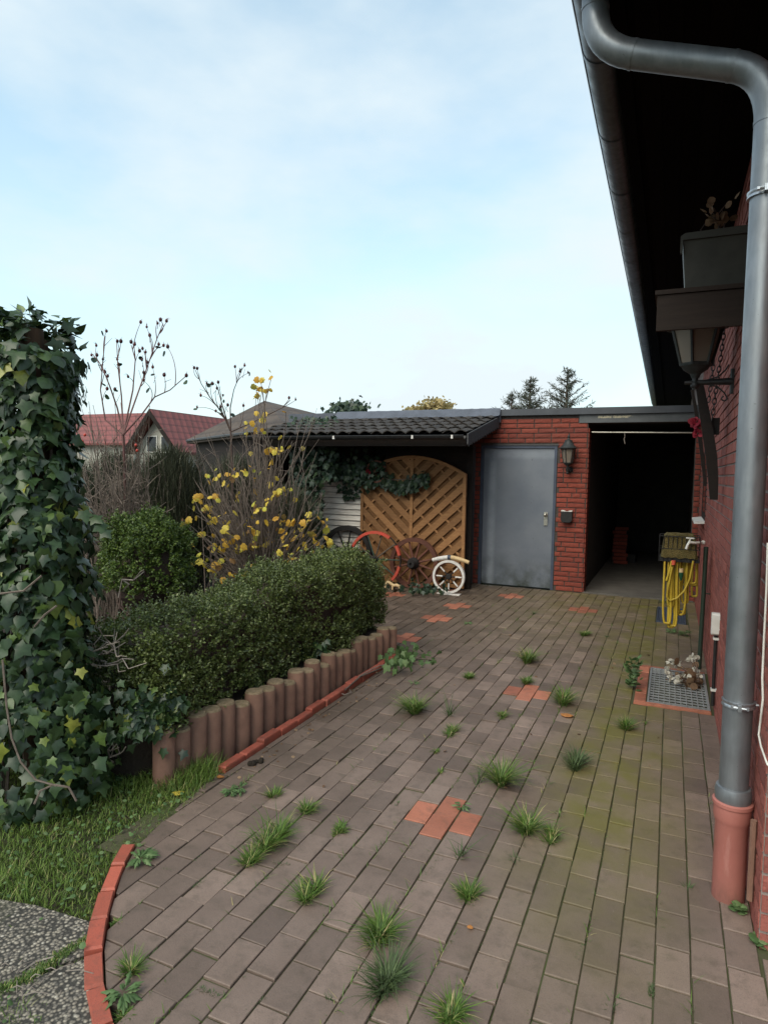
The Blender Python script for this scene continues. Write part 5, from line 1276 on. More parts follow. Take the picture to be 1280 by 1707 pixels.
# rose bushes with hips
def bez(p0, p1, p2, n=7): return [(1-t)**2*p0+2*t*(1-t)*p1+t*t*p2 for t in np.linspace(0, 1, n)]
def rose(label, base, mains, tips, dep, dsp, matb, extra, ext):
    t_ = thing('rose_bush', label, 'rose bush', base); b_ = MB(); bx_ = MB(); hp = MB(); lv = []
    node = PD(*mains[0][0], dep); b_.tube(bez(base, (base+node)/2+[.05, 0, 0], node), [.016-.001*i for i in range(7)], 6); nodes = []
    for ml in mains:
        q = [PD(px, py, dep+.12*math.sin(i+px)) for i, (px, py) in enumerate(ml)]; n = len(q); b_.tube(q, [.0078-.0048*i/(n-1) for i in range(n)], 6)
        for i in range(n-1):
            for s_ in (0, .33, .66): nodes.append((q[i]+(q[i+1]-q[i])*s_, ml[i][1]+(ml[i+1][1]-ml[i][1])*s_, ml[i][0]+(ml[i+1][0]-ml[i][0])*s_, q[i+1]-q[i]))
    for px, py in tips:
        cand = [k for k in nodes if k[1] > py+14] or nodes; m_ = min(cand, key=lambda k: math.hypot(k[2]-px, (k[1]-py-30)*.7)); e = PD(px, py, CAMdep(m_[0])+NR.uniform(-dsp, dsp)); Ln = np.linalg.norm(e-m_[0])
        b_.tube(bez(m_[0], m_[0]+nrm(m_[3])*Ln*.35+nrm(e-m_[0])*Ln*.3+NR.normal(size=3)*.02, e, 8), [.0042-.00035*i for i in range(8)], 5)
        hp.ball(e+[0, 0, .006], NR.uniform(.010, .015), 7, 5, (1, 1, 1.25)); 
        for k in range(4): hp.tube([e+[0, 0, .018], e+[0, 0, .022]+NR.normal(size=3)*.012], [.0025, .0008], 3)
        if NR.random() < .45: lv.append(e+NR.normal(size=3)*.025-[0, 0, .04])
        if NR.random() < .6:
            k0 = m_[0]+(e-m_[0])*NR.uniform(.3, .7); b_.tube([k0, k0+NR.normal(size=3)*.03+[0, 0, .05]], [.0025, .0012], 4)
    for _ in range(extra):
        e = PD(NR.uniform(*ext[0]), NR.uniform(*ext[1]), dep+NR.uniform(-.5, .5)); st_ = base+[NR.uniform(-.3, .3), NR.uniform(-.2, .2), 0]; q = bez(st_, st_+(e-st_)*.4+[0, 0, .25], e, 8); bx_.tube(q, [.0065-.0006*i for i in range(8)], 4)
        for j in range(4):
            m_ = q[3+j]; e2 = m_+NR.normal(size=3)*[.10, .10, .05]+[0, 0, .11]; bx_.tube(bez(m_, (m_+e2)/2+NR.normal(size=3)*.02, e2, 4), [.0032, .0026, .002, .0012], 3)
    part('cane', b_, matb, t_, smooth=60); part('twigs', bx_, 'bark', t_, smooth=60, stuff=True); part('hips', hp, 'hip', t_, smooth=60, stuff=True)
    if lv: part('leaves', scatter('leaves', ROUND, lv, NR.normal(size=(len(lv), 3)), NR.normal(size=(len(lv), 3)), NR.uniform(.03, .055, len(lv))), 'ivy_dark', t_, stuff=True)
    return t_
def CAMdep(p): return float((np.asarray(p)-CAM)@camF)
r1 = [(235, 538), (268, 534), (278, 536), (263, 540), (245, 546), (178, 553), (196, 570), (202, 570), (219, 571), (161, 577), (153, 593), (162, 593), (196, 600), (198, 608), (233, 586), (238, 582), (243, 588), (237, 601), (246, 605), (255, 613), (273, 577), (280, 579), (265, 575), (214, 629), (175, 621), (180, 628), (240, 622), (274, 626), (311, 627), (240, 635), (179, 649), (192, 650), (250, 560), (225, 575), (172, 600)]
bs1 = PD(205, 900, 5.4); bs1[2] = .2
m1 = [[(206, 725), (196, 680), (184, 645), (170, 610), (155, 590)], [(206, 725), (218, 690), (234, 645), (250, 600), (262, 565), (272, 540)], [(206, 725), (236, 692), (258, 662), (284, 650), (309, 628)], [(206, 725), (203, 660), (197, 610), (195, 572)], [(206, 725), (222, 650), (226, 600), (219, 575)], [(206, 725), (176, 700), (168, 650), (176, 560)]]
rose('tall bare rose bush with dark hips against the sky beside the ivy', bs1, m1, r1, 5.4, .06, 'bark_rose', 150, ((122, 255), (668, 890)))
r2 = [(324, 614), (329, 615), (392, 612), (408, 610), (364, 638), (362, 648), (345, 640), (354, 640), (380, 676), (406, 677), (482, 664), (493, 667), (329, 680), (368, 679), (360, 686), (414, 622), (400, 620), (335, 660), (372, 660)]
bs2 = PD(385, 930, 6.6); bs2[2] = .2
m2 = [[(385, 720), (372, 690), (350, 662), (336, 640), (326, 617)], [(385, 720), (384, 680), (390, 650), (404, 615)], [(385, 720), (372, 680), (364, 650), (360, 640)], [(385, 720), (430, 700), (470, 680), (484, 667)]]
rose('slender rose bush with few black hips above the yellow shrub', bs2, m2, r2, 6.6, .06, 'bark_dark', 60, ((320, 500), (700, 880)))
hpr = MB()
for px, py in ((142, 725), (138, 736), (135, 742), (227, 742), (229, 751)): hpr.ball(PD(px, py, 4.7), .010, 8, 6, (1, 1, 1.2))
o = link('rose_hips', hpr.mesh('rose_hips', 60), 'hip_red'); o.parent = bpy.data.objects['rose_bush']; o.matrix_parent_inverse = Matrix.Translation(-Vector(bpy.data.objects['rose_bush'].location)); o['kind'] = 'stuff'; o['label'] = 'bright red rose hips low on the bush'

# broom-like dark shrubs filling the garden behind
def broom(label, px, dep, n, rad, h0, h1, mat, name='broom_shrub'):
    b0 = PD(px, 900, dep); b0[2] = .15; t_ = thing(name, label, 'shrub', b0); a = NR.uniform(0, 6.283, n); r_ = rad*np.sqrt(NR.random(n))
    P_ = np.stack([b0[0]+np.cos(a)*r_*.6, b0[1]+np.sin(a)*r_*.6, np.full(n, .15)], 1); P_[:, 2] += NR.random(n)*h1*.86*(1-.3*(r_/rad)**2); H = NR.uniform(.12, .36, n)*h1
    H = np.minimum(H, h1*(1-.25*(r_/rad)**2)-P_[:, 2]+.1); H = np.clip(H, .08, None)
    V, F = blades(P_, H, NR.uniform(.006, .013, n), NR.uniform(0, 6.28, n), NR.uniform(0, .7, n), NR.uniform(-.2, .7, n)); part('foliage', trimesh('foliage', V, F), mat, t_, stuff=True)
    b_ = MB()
    for k in range(46):
        q, rr_ = limb(b0, b0+[NR.uniform(-rad, rad)*.8, NR.uniform(-rad, rad)*.8, h1*NR.uniform(.5, .85)], .011, .003, 0, 5, .03); b_.tube(q, rr_, 4)
    part('stem', b_, 'bark', t_); return t_
broom('dark grey green broom shrub below the red roof', 285, 7.2, 7000, .62, 1.25, 1.78, 'broom')
broom('dark broom shrub at the foot of the tall rose bush', 195, 7.6, 5600, .62, 1.2, 1.72, 'broom')
broom('olive broom shrub directly behind the yellow leaved shrub', 390, 8.4, 4200, .62, 1.2, 1.72, 'broom')
broom('dark broom shrub left of the shed ivy', 480, 8.0, 3400, .5, 1.0, 1.35, 'broom')
broom('shadowy shrub just right of the ivy post', 120, 6.6, 3600, .6, 1.15, 1.62, 'broom')

# ivy on the shed, roof and ground
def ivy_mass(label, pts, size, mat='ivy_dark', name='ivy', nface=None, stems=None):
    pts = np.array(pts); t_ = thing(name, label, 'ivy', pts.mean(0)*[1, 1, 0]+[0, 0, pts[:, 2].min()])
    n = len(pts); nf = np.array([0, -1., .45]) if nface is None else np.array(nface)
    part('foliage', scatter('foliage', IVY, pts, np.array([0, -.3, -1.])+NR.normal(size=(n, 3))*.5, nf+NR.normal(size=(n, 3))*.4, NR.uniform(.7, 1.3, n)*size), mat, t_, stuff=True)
    if stems:
        b_ = MB()
        for s_ in stems: b_.tube(s_, .006, 5)
        part('stem', b_, 'bark', t_)
    return t_
pts = []
for _ in range(950):
    px, py = NR.uniform(484, 562), NR.uniform(738, 905)
    if py > 798 and px > 540-(py-798)*.05: continue
    pts.append(OY(px, py, NR.uniform(7.75, 8.15)))
for _ in range(420):
    px = NR.uniform(545, 640); pts.append(OY(px, 783+NR.normal()*(13-4*abs(px-590)/50), NR.uniform(8.1, 8.3)))
for px in range(600, 714):
    cy_ = np.interp(px, [600, 640, 672, 690, 712], [790, 800, 812, 803, 796])
    for k in range(3): pts.append(OY(px+NR.normal()*2, cy_+NR.normal()*6, 8.2+NR.uniform(-.03, .05)))
for _ in range(26): pts.append(OY(NR.uniform(565, 600), NR.uniform(800, 835), 8.3))
stm = [[OY(px, py, 8.2) for px, py in ((500, 900), (515, 830), (540, 790), (600, 782), (650, 800), (700, 798))]]
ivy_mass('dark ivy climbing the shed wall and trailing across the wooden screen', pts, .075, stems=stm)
pts = [OY(NR.normal(582, 15), NR.normal(680, 6), NR.uniform(9.1, 9.5)) for _ in range(330)]
pts = [p for p in pts if p[2] > 2.45]
ivy_mass('dark ivy clump on the flat roof above the flashing', pts, .075, nface=(0, -.6, .9), stems=[[np.array([-4.6, 9.3, 2.45]), np.array([-4.5, 9.3, 2.6])]])
pts = []
for _ in range(170):
    px, py = NR.uniform(478, 562), NR.uniform(697, 726); y_ = np.interp(py, [697, 726], [8.7, 7.5]); p = OY(px, py, y_); pts.append(p+[0, 0, .03])
ivy_mass('pale ivy creeping over the left end of the shed tiles', pts, .06, nface=(0, -.5, 1))
def gscat(n, pxr, pyr, zr=(.01, .06)):
    o = []
    for _ in range(n): o.append(G(NR.uniform(*pxr), NR.uniform(*pyr), NR.uniform(*zr)))
    return o
ivy_mass('low ivy on the ground at the foot of the cart wheels', gscat(60, (610, 690), (960, 984), (.02, .10))+gscat(130, (680, 745), (962, 986), (.02, .14)), .06, nface=(0, -.5, 1))
pts = [G(NR.normal(672, 14), NR.normal(1092, 12), NR.uniform(.02, .14)) for _ in range(75)]+gscat(14, (695, 735), (1085, 1110), (.01, .03))
ivy_mass('ivy sprouting at the far end of the palisade row', pts, .055, 'weed', nface=(.2, -.5, 1), stems=[[G(640, 1112, .03), G(600, 1128, .05), G(575, 1150, .03)], [G(670, 1095, .03), G(720, 1100, .02)]])
pts = []
for _ in range(170):
    px = NR.uniform(165, 350)*.55+NR.uniform(165, 275)*.45; py = np.interp(px, [170, 345], [1205, 1165])+NR.normal()*22; pts.append(PD(px, py, np.interp(px, [170, 265, 345], [2.95, 3.15, 3.36])))
for _ in range(26): pts.append(PD(NR.uniform(490, 560), NR.normal(1085, 10), 4.6))
ivy_mass('ivy spilling over the nearest palisades below the hedge', pts, .05, 'ivy', nface=(.2, -.6, .8))

# ------------------------------------------------------------------ lawn grass
def inpoly(p, poly):
    c = False; n = len(poly); j = n-1
    for i in range(n):
        if (poly[i][1] > p[1]) != (poly[j][1] > p[1]) and p[0] < (poly[j][0]-poly[i][0])*(p[1]-poly[i][1])/(poly[j][1]-poly[i][1])+poly[i][0]: c = not c
        j = i
    return c
def pave_dist(p): return max(((b[0]-a[0])*(p[1]-a[1])-(b[1]-a[1])*(p[0]-a[0]))/math.hypot(b[0]-a[0], b[1]-a[1]) for a, b in zip(CURVE[:-1], CURVE[1:]))
gp = []; wp = []
while len(gp) < 36000:
    x, y = NR.uniform(-3.6, -1.2), NR.uniform(1.0, 2.72)
    dd = pave_dist((x, y))
    if dd < (.065 if y < 1.95 else -.03*NR.random()): continue
    if inpoly((x, y), e1) or inpoly((x, y), e2):
        pc = PROJ((x, y, 0)); corner = pc[0] < 75 and pc[1] > 1635-pc[0]*-.9+NR.normal()*12
        if not corner and NR.random() > .012: continue
    if x > -2.05 and y > 2.6: continue
    gp.append((x, y, -.02))
    if NR.random() < .035: wp.append((x, y, NR.uniform(.0, .035)))
gp = np.array(gp); n = len(gp); tall = 1+1.7*np.exp(-((gp[:, 0]+2.18)**2+(gp[:, 1]-2.48)**2)/.06)
patch = .75+.5*np.sin(gp[:, 0]*7+1)*np.cos(gp[:, 1]*6); H = NR.uniform(.016, .046, n)*tall*np.clip(patch, .55, 1.3)
V, F = blades(gp, H, NR.uniform(.0022, .0046, n), NR.uniform(0, 6.28, n), NR.uniform(0, .7, n), NR.uniform(.1, .9, n))
o = link('lawn_grass', trimesh('lawn_grass', V, F), 'grass'); o['kind'] = 'stuff'; o['label'] = 'ragged green lawn grass left of the paving'; o['category'] = 'grass'
wp = np.array(wp); o = link('lawn_clover', scatter('lawn_clover', ROUND, wp, NR.normal(size=(len(wp), 3))*[1, 1, .25], np.array([0, 0, 1.])+NR.normal(size=(len(wp), 3))*.35, NR.uniform(.010, .022, len(wp))), 'weed'); o['kind'] = 'stuff'; o['label'] = 'small clover and weed leaves in the lawn'; o['category'] = 'weeds'
# bent straw stalks and moss on the slab joint
b_ = MB()
for _ in range(24):
    a = G(NR.uniform(0, 115), NR.uniform(1600, 1660), .006); d_ = NR.normal(size=3)*.028; d_[2] = .004; b_.tube([a, a+d_*.5+[0, 0, .008], a+d_], .0016, 3)
b_.tube([G(px, py, .008) for px, py in ((35, 1620), (60, 1603), (90, 1595))], .003, 4)
o = link('straw', b_.mesh('straw'), 'bark_pale'); tag(o, 'dry pale stalks lying along the joint of the aggregate slabs', 'straw'); o['kind'] = 'stuff'
def moss_line(name, label, pts_px, n, spread, hz=.012):
    P_ = []
    pp = [G(*q) for q in pts_px]
    for _ in range(n):
        i = R.randrange(len(pp)-1); t_ = R.random(); q = pp[i]+(pp[i+1]-pp[i])*t_; P_.append(q+[NR.normal()*spread, NR.normal()*spread, 0])
    P_ = np.array(P_); V, F = blades(P_, NR.uniform(.4, 1.2, n)*hz, .003, NR.uniform(0, 6.28, n), .5, .4); o = link(name, trimesh(name, V, F), 'tuft'); o['kind'] = 'stuff'; o['label'] = label; o['category'] = 'moss'
moss_line('moss', 'green moss strip in the joint between the two aggregate slabs', ((0, 1655), (60, 1625), (100, 1595), (150, 1565)), 1500, .012)
# moss in the paver joints near the lawn
P_ = []
mj = [((216, 1569), (262, 1582)), ((375, 1475), (402, 1455)), ((320, 1480), (345, 1463)), ((330, 1645), (368, 1660)), ((228, 1612), (250, 1620)), ((225, 1612), (262, 1580)), ((240, 1655), (275, 1680)), ((420, 1485), (450, 1455)), ((320, 1440), (335, 1425)), ((272, 1448), (282, 1451)), ((397, 1700), (440, 1660)), ((455, 1437), (480, 1441)), ((520, 1507), (550, 1512)), ((545, 1660), (552, 1668)), ((610, 1688), (625, 1690)), ((640, 1360), (665, 1335)), ((560, 1420), (600, 1360)), ((470, 1410), (500, 1380)), ((690, 1480), (735, 1430)), ((962, 1600), (975, 1560)), ((1085, 1660), (1086, 1640)), ((780, 1600), (800, 1570)), ((610, 1320), (650, 1290)), ((675, 1275), (700, 1250)), ((590, 1370), (610, 1345))]
for a, c in mj:
    ga, gc = G(*a), G(*c)
    for _ in range(130): P_.append(ga+(gc-ga)*NR.random()+[NR.normal()*.0028, NR.normal()*.0028, -.012])
P_ = np.array(P_); n = len(P_); V, F = blades(P_, NR.uniform(.008, .016, n), .003, NR.uniform(0, 6.28, n), .4, .4); o = link('joint_moss', trimesh('joint_moss', V, F), 'tuft_dark'); o['kind'] = 'stuff'; o['label'] = 'bright green moss lines in the paver joints'; o['category'] = 'moss'

# ------------------------------------------------------------------ grass tufts in the joints
GRP = 'weed tufts in the paver joints'
def tuft(px, py, wpx, label, kind='tuft', hk=1.0, n=None, nm='grass_tuft', sp=.12):
    p = G(px, py); dep = PROJ(p)[2]; w = wpx/FPX*dep; n = n or int(90+w*1300); nr = np.random.default_rng(int(px*7+py))
    kx = round((p[0]-xs0)/PW); p[0] = xs0+kx*PW                       # roots sit in the joint between two paver rows
    ncl = 3+int(nr.random()*4); cy_ = nr.normal(size=ncl)*w*.20; cw = nr.uniform(.35, 1.1, ncl); ci = nr.choice(ncl, n, p=cw/cw.sum())
    a = nr.uniform(0, 6.28, n); P_ = np.stack([nr.normal(size=n)*.004+nr.normal(size=n)*w*.03, cy_[ci]+nr.normal(size=n)*w*.07, np.full(n, -.01)], 1)
    H = nr.uniform(.35, 1.1, n)*w*.52*hk*cw[ci]**.5; tilt = nr.normal(size=2)*.25
    V, F = blades(P_, H, nr.uniform(.0022, .0048, n)*(1+dep*.10), a, nr.uniform(.15, 1.2, n), nr.uniform(.2, 1.1, n))
    hgt = np.clip(V[:, 2], 0, None); V[:, 0] += tilt[0]*hgt; V[:, 1] += tilt[1]*hgt
    o = link(nm, trimesh(nm, V, F), kind, loc=tuple(p)); tag(o, label, 'grass tuft', GRP); return o
TU = [(470, 1408, 78, 'largest grass tuft left of the red paver cross'), (415, 1442, 48, 'small grass tuft at the left beside the largest left tuft'), (518, 1485, 66, 'round grass tuft alone in the middle of the left pavers'),
      (563, 1388, 56, 'yellowish grass tuft two rows left of the red paver cross'), (513, 1350, 38, 'small grass tuft above the largest left tuft'), (462, 1324, 34, 'small grass tuft nearest the near end of the palisades'),
      (632, 1562, 92, 'spiky grass tuft above the dark bottom tuft'), (634, 1648, 104, 'dense dark grass tuft near the bottom centre'), (780, 1490, 84, 'long sprawling grass tuft below the red paver cross'),
      (768, 1708, 88, 'grass tuft cut by the bottom edge of the picture'), (836, 1305, 62, 'upright grass tuft up right of the red paver cross'), (885, 1385, 78, 'wide grass tuft right of the red paver cross'),
      (922, 1402, 42, 'smaller tuft joined to the wide tuft on its right'), (857, 1428, 38, 'thin tuft below left of the wide tuft'), (936, 1358, 28, 'tiny tuft up right of the wide tuft'),
      (966, 1280, 56, 'dark grass tuft alone on the olive stained pavers'), (1043, 1212, 40, 'grass tuft on the olive pavers left of the metal grate'), (1080, 1205, 20, 'tiny tuft just below the near corner of the grate'),
      (706, 1186, 58, 'broad pale grass tuft in the middle of the yard'), (752, 1222, 46, 'grass tuft just right of and below the broad pale tuft'), (732, 1254, 22, 'small sprig below the broad pale tuft'),
      (840, 1196, 36, 'low grass tuft left of the orange fallen leaf'), (926, 1172, 58, 'grass tuft on the far red paver cross'), (888, 1138, 28, 'short tuft above the far red paver cross'), (868, 1102, 46, 'grass tuft farther up the yard left of the grate'),
      (788, 1130, 36, 'flat pale tuft left of the far red cross'), (965, 1056, 34, 'low tuft near the far end of the yard'), (734, 1286, 16, 'tiny sprig above the near red paver cross'), (895, 1024, 16, 'thin stalk tuft before the brick pier'), (1018, 1062, 18, 'thin tuft between far tuft and yellow hose'),
      (200, 1612, 48, 'thick tuft on the curved red edging bricks'), (190, 1534, 32, 'small yellow green tuft at the red edging bricks'), (205, 1690, 30, 'tuft at the bottom end of the red edging bricks'), (1150, 1478, 26, 'thin tuft left of the terracotta drain boot'),
      (790, 1652, 24, 'withered tuft right of the dark bottom tuft'), (1022, 1668, 44, 'flat star shaped weed near the bottom right')]
for q in TU:
    thin = 'thin' in q[3] or 'tiny' in q[3] or 'star' in q[3] or 'withered' in q[3]
    tuft(*q, kind='tuft_dark' if ('thin' in q[3] or 'dark grass' in q[3] or 'star' in q[3]) else 'tuft', hk=1.5 if 'upright' in q[3] else (.55 if ('flat' in q[3] or 'low' in q[3]) else 1.0), n=26 if thin else None)
tuft(800, 1303, 44, 'sparse dark stalks beside the upright tuft', 'tuft_dark', 1.6, 26); tuft(765, 1420, 46, 'sparse stalks above the long sprawling tuft', 'tuft_dark', 1.6, 24); tuft(748, 1190, 40, 'sparse tall stalks beside the broad pale tuft', 'tuft_dark', 1.8, 22)
# seedlings, short grass and grit strung along the joints
P_ = []; GR_ = []
for _ in range(260):
    kx = R.randrange(-19, 3); x = xs0+kx*PW; y = 1.3+6.6*R.random()**1.4
    if pave_dist((x, y)) > -.05 or (y > 2.6 and x < -2.0) or (x > -.2 and 4.6 < y < 5.8): continue
    dens = .35+.65*math.exp(-((x+.75)/.7)**2)
    if R.random() > dens: continue
    for _k in range(R.randrange(3, 16)): P_.append((x+NR.normal()*.003, y+NR.normal()*.05, -.008))
P_ = np.array(P_); n = len(P_); V, F = blades(P_, NR.uniform(.008, .034, n), NR.uniform(.002, .004, n), NR.uniform(0, 6.28, n), NR.uniform(.2, 1.2, n), NR.uniform(.2, 1., n))
o = link('joint_seedlings', trimesh('joint_seedlings', V, F), 'tuft'); o['kind'] = 'stuff'; o['label'] = 'short seedlings growing along the paver joints'; o['category'] = 'weeds'
g_ = MB()
for _ in range(700):
    kx = R.randrange(-19, 4); x = xs0+kx*PW+R.gauss(0, .006 if R.random() < .75 else .04); y = 1.2+3.6*R.random()**1.3
    if pave_dist((x, y)) > -.03 or (y > 2.6 and x < -2.0) or x > .30 or (x > -.2 and 4.6 < y < 5.8): continue
    r_ = R.uniform(.0012, .0034); c_ = np.array([x, y, .002 if abs((x-xs0)/PW-round((x-xs0)/PW)) > .06 else -.004]); q = NR.normal(size=(4, 3)); q = q/np.linalg.norm(q, axis=1, keepdims=True)*r_
    g_.add([c_+q[0], c_+q[1], c_+q[2], c_+q[3]], [(0, 1, 2), (0, 1, 3), (0, 2, 3), (1, 2, 3)])
o = link('grit', g_.mesh('grit'), 'bark_pale'); o['kind'] = 'stuff'; o['label'] = 'fine pale grit strewn along the paver joints'; o['category'] = 'grit'
# leafy weeds
def weed(px, py, n, size, label, hgt=.02, mat='weed', tm=LONGL, up=.35, nm='leafy_weed', spread=.25):
    p = G(px, py); a = NR.uniform(0, 6.28, n); d_ = np.stack([np.cos(a), np.sin(a), np.full(n, up)], 1); d_[:, 2] *= NR.uniform(.3, 1.6, n)
    P_ = d_*size*spread*NR.random((n, 1))+np.stack([np.zeros(n), np.zeros(n), NR.uniform(0, hgt, n)], 1)
    o = link(nm, scatter(nm, tm, P_, d_, np.array([0, 0, 1.])+NR.normal(size=(n, 3))*.25, NR.uniform(.6, 1.1, n)*size), mat, loc=tuple(p)); tag(o, label, 'weed', 'leafy weeds on the paving'); return o
weed(205, 1664, 34, .058, 'grey green rosette weed at the bottom of the red edging'); weed(235, 1436, 38, .060, 'grey green rosette weed at the top of the red edging'); weed(385, 1322, 26, .045, 'leafy weed with orange leaf near the start of the palisades')
weed(400, 1318, 16, .05, 'small leafy weed right of the grass at the palisade start'); weed(770, 1347, 12, .045, 'little leafy weed on the near red paver cross'); weed(1054, 1150, 60, .05, 'tall leafy weed left of the metal grate', .22, 'weed', ROUND, .9, spread=.9)
weed(1232, 1520, 26, .030, 'small round leaved weed at the foot of the drain boot', .02, 'weed', ROUND); weed(1266, 1572, 24, .036, 'fresh green weed at the bottom right wall corner', .02, 'weed', ROUND); weed(1118, 1055, 40, .05, 'low weeds on the paving below the yellow hose', .03, 'weed', LONGL)
weed(1140, 1060, 40, .06, 'dark weeds at the foot of the standpipe', .04, 'tuft_dark', LONGL); weed(690, 1140, 10, .04, 'few flat weed leaves beside the palisade end', .01); weed(780, 1040, 14, .05, 'flat weed between the two far left red crosses', .01)
# fallen leaves
def fallen(px, py, size, mat, label, rot=0.):
    o = link('fallen_leaf', tmesh('fallen_leaf', ROUND), mat, loc=tuple(G(px, py, .012)), rot=(.15, .1, rot), scale=(size, size, size)); tag(o, label, 'leaf', 'fallen leaves')
fallen(955, 1193, .085, 'orange_leaf', 'orange brown fallen leaf beyond the dark tuft', 1.3); fallen(270, 1305, .06, 'yellow_leaf', 'yellow leaf in the grass at the palisade foot', .4); fallen(308, 1320, .06, 'yellow_leaf', 'pale yellow leaf lying at the grass edge', 2.0)
fallen(783, 1548, .022, 'orange_leaf', 'tiny brown leaf below the sprawling tuft', .2); fallen(370, 1296, .04, 'orange_leaf', 'orange leaf by the first red edging brick', 1.); fallen(248, 1098, .05, 'orange_leaf', 'small orange leaf caught in the hedge front', 1.) if False else None
P_ = []
for _ in range(150):
    if NR.random() < .55: q = np.array([NR.normal(-1.96, .06), NR.uniform(2.7, 5.2), .006])
    else: q = np.array([NR.uniform(-2.6, .1), NR.uniform(2.5, 8.4), .006])
    P_.append(q)
P_ = np.array(P_); n = len(P_); o = link('leaf_litter', scatter('leaf_litter', ROUND, P_, NR.normal(size=(n, 3))*[1, 1, .1], np.array([0, 0, 1.])+NR.normal(size=(n, 3))*.3, NR.uniform(.008, .026, n)), 'dry_leaf'); o['kind'] = 'stuff'; o['label'] = 'scattered dry leaf crumbs on the paving'; o['category'] = 'leaf litter'
# dark clod on the paving
b_ = MB(); p = G(427, 1273)
for k in range(7): b_.ball(p+NR.normal(size=3)*[.02, .02, .004]+[0, 0, .008], NR.uniform(.010, .018), 7, 5)
tag(link('soil_clod', b_.mesh('soil_clod', 50), 'soil'), 'small dark clod of soil on the paving near the palisades', 'soil')
# twig on the edging
b_ = MB(); b_.tube([G(px, py, .05) for px, py in ((598, 1128), (615, 1118), (632, 1110), (645, 1107))], .004, 5); b_.tube([G(px, py, .012) for px, py in ((565, 1155), (575, 1158), (585, 1154), (582, 1148))], .003, 5)
tag(link('fallen_twig', b_.mesh('fallen_twig', 60), 'bark_pale'), 'pale thin twig lying along the red edging at the palisade end', 'twig')

# ------------------------------------------------------------------ far background
# grey hipped roof building
ze = 2.3
def DZ(px, py, z): return G(px, py, z)
A_ = G(312, 733, ze); C_ = G(478, 711, ze); ap = PD(441, 668, 14.3)
ed = (C_-A_); side = np.array([-ed[1], ed[0], 0]); side = side/np.linalg.norm(side)
D_ = G(545, 716, ze) if False else C_+np.array([1.0, 3.2, 0]); B_ = A_+(D_-C_)
gb_ = thing('outbuilding', 'low outbuilding with grey brown hipped roof behind the yellow shrub', 'building', ((A_+D_)/2)*[1, 1, 0])
b_ = MB(); b_.add([A_, C_, D_, B_, ap, A_-[0, 0, .1], C_-[0, 0, .1], D_-[0, 0, .1], B_-[0, 0, .1]], [(0, 1, 4), (1, 2, 4), (2, 3, 4), (3, 0, 4), (0, 5, 6, 1), (1, 6, 7, 2), (2, 7, 8, 3), (3, 8, 5, 0), (5, 8, 7, 6)]); part('roof', b_, 'greyroof', gb_)
cen_ = (A_+C_+D_+B_)/4; ws = [cen_+(q-cen_)*.9 for q in (A_, C_, D_, B_)]; b_ = MB(); b_.hull8([q*[1, 1, 0]-[0, 0, .06] for q in ws], [q*[1, 1, 0]+[0, 0, ze-.09] for q in ws]); part('wall', b_, 'darkwood', gb_)
b_ = MB(); b_.tube([A_-[0, 0, .03], C_-[0, 0, .03]], .035, 6); part('gutter', b_, 'black', gb_)
# red roofed house
hY = 22.0
apx = OY(258, 687, hY); lft = OY(226, 733, hY); rgt = OY(292, 738, hY)
hs_ = thing('red_roof_house', 'pale house with red tiled gable roof beyond the garden', 'house', (apx[0], hY, 0))
Lr = 13.0; ez_ = rgt[2]-.5; k = (apx[2]-ez_)/(apx[2]-rgt[2]); xr = apx[0]+(rgt[0]-apx[0])*k; xl = apx[0]-(xr-apx[0])
b_ = MB(); th_ = .12
for xx in (xl, xr):
    b_.hull8([(apx[0], hY-.3, apx[2]), (xx, hY-.3, ez_), (xx, hY+Lr, ez_), (apx[0], hY+Lr, apx[2])], [(apx[0], hY-.3, apx[2]+th_), (xx, hY-.3, ez_+th_), (xx, hY+Lr, ez_+th_), (apx[0], hY+Lr, apx[2]+th_)])
part('roof', b_, 'redroof', hs_)
b_ = MB(); b_.prism([(xl+.25, -.05), (xr-.25, -.05), (xr-.25, ez_+.2), (apx[0], apx[2]-.08), (xl+.25, ez_+.2)], 1, hY+.25, hY+Lr-.3); part('wall', b_, 'housewall', hs_)
b_ = MB()
for xx in (xl, xr): b_.hull8([(apx[0], hY-.34, apx[2]-.16), (xx, hY-.34, ez_-.16), (xx, hY-.301, ez_-.16), (apx[0], hY-.301, apx[2]-.16)], [(apx[0], hY-.34, apx[2]+.1), (xx, hY-.34, ez_+.1), (xx, hY-.301, ez_+.1), (apx[0], hY-.301, apx[2]+.1)])
part('bargeboard', b_, 'darkwood', hs_)
wz = apx[2]-1.25
for dx_ in (-.35, .45):
    b_ = MB(); b_.prism([(apx[0]+dx_-.3, wz-.5), (apx[0]+dx_+.3, wz-.5), (apx[0]+dx_+.3, wz+.25), (apx[0]+dx_-.3, wz+.25)], 1, hY+.2, hY+.249); wo = part('window', b_, 'white_plastic', hs_); b_ = MB(); b_.box(apx[0]+dx_-.25, apx[0]+dx_+.25, hY+.19, hY+.199, wz-.45, wz+.2); part('pane', b_, 'pane', wo)
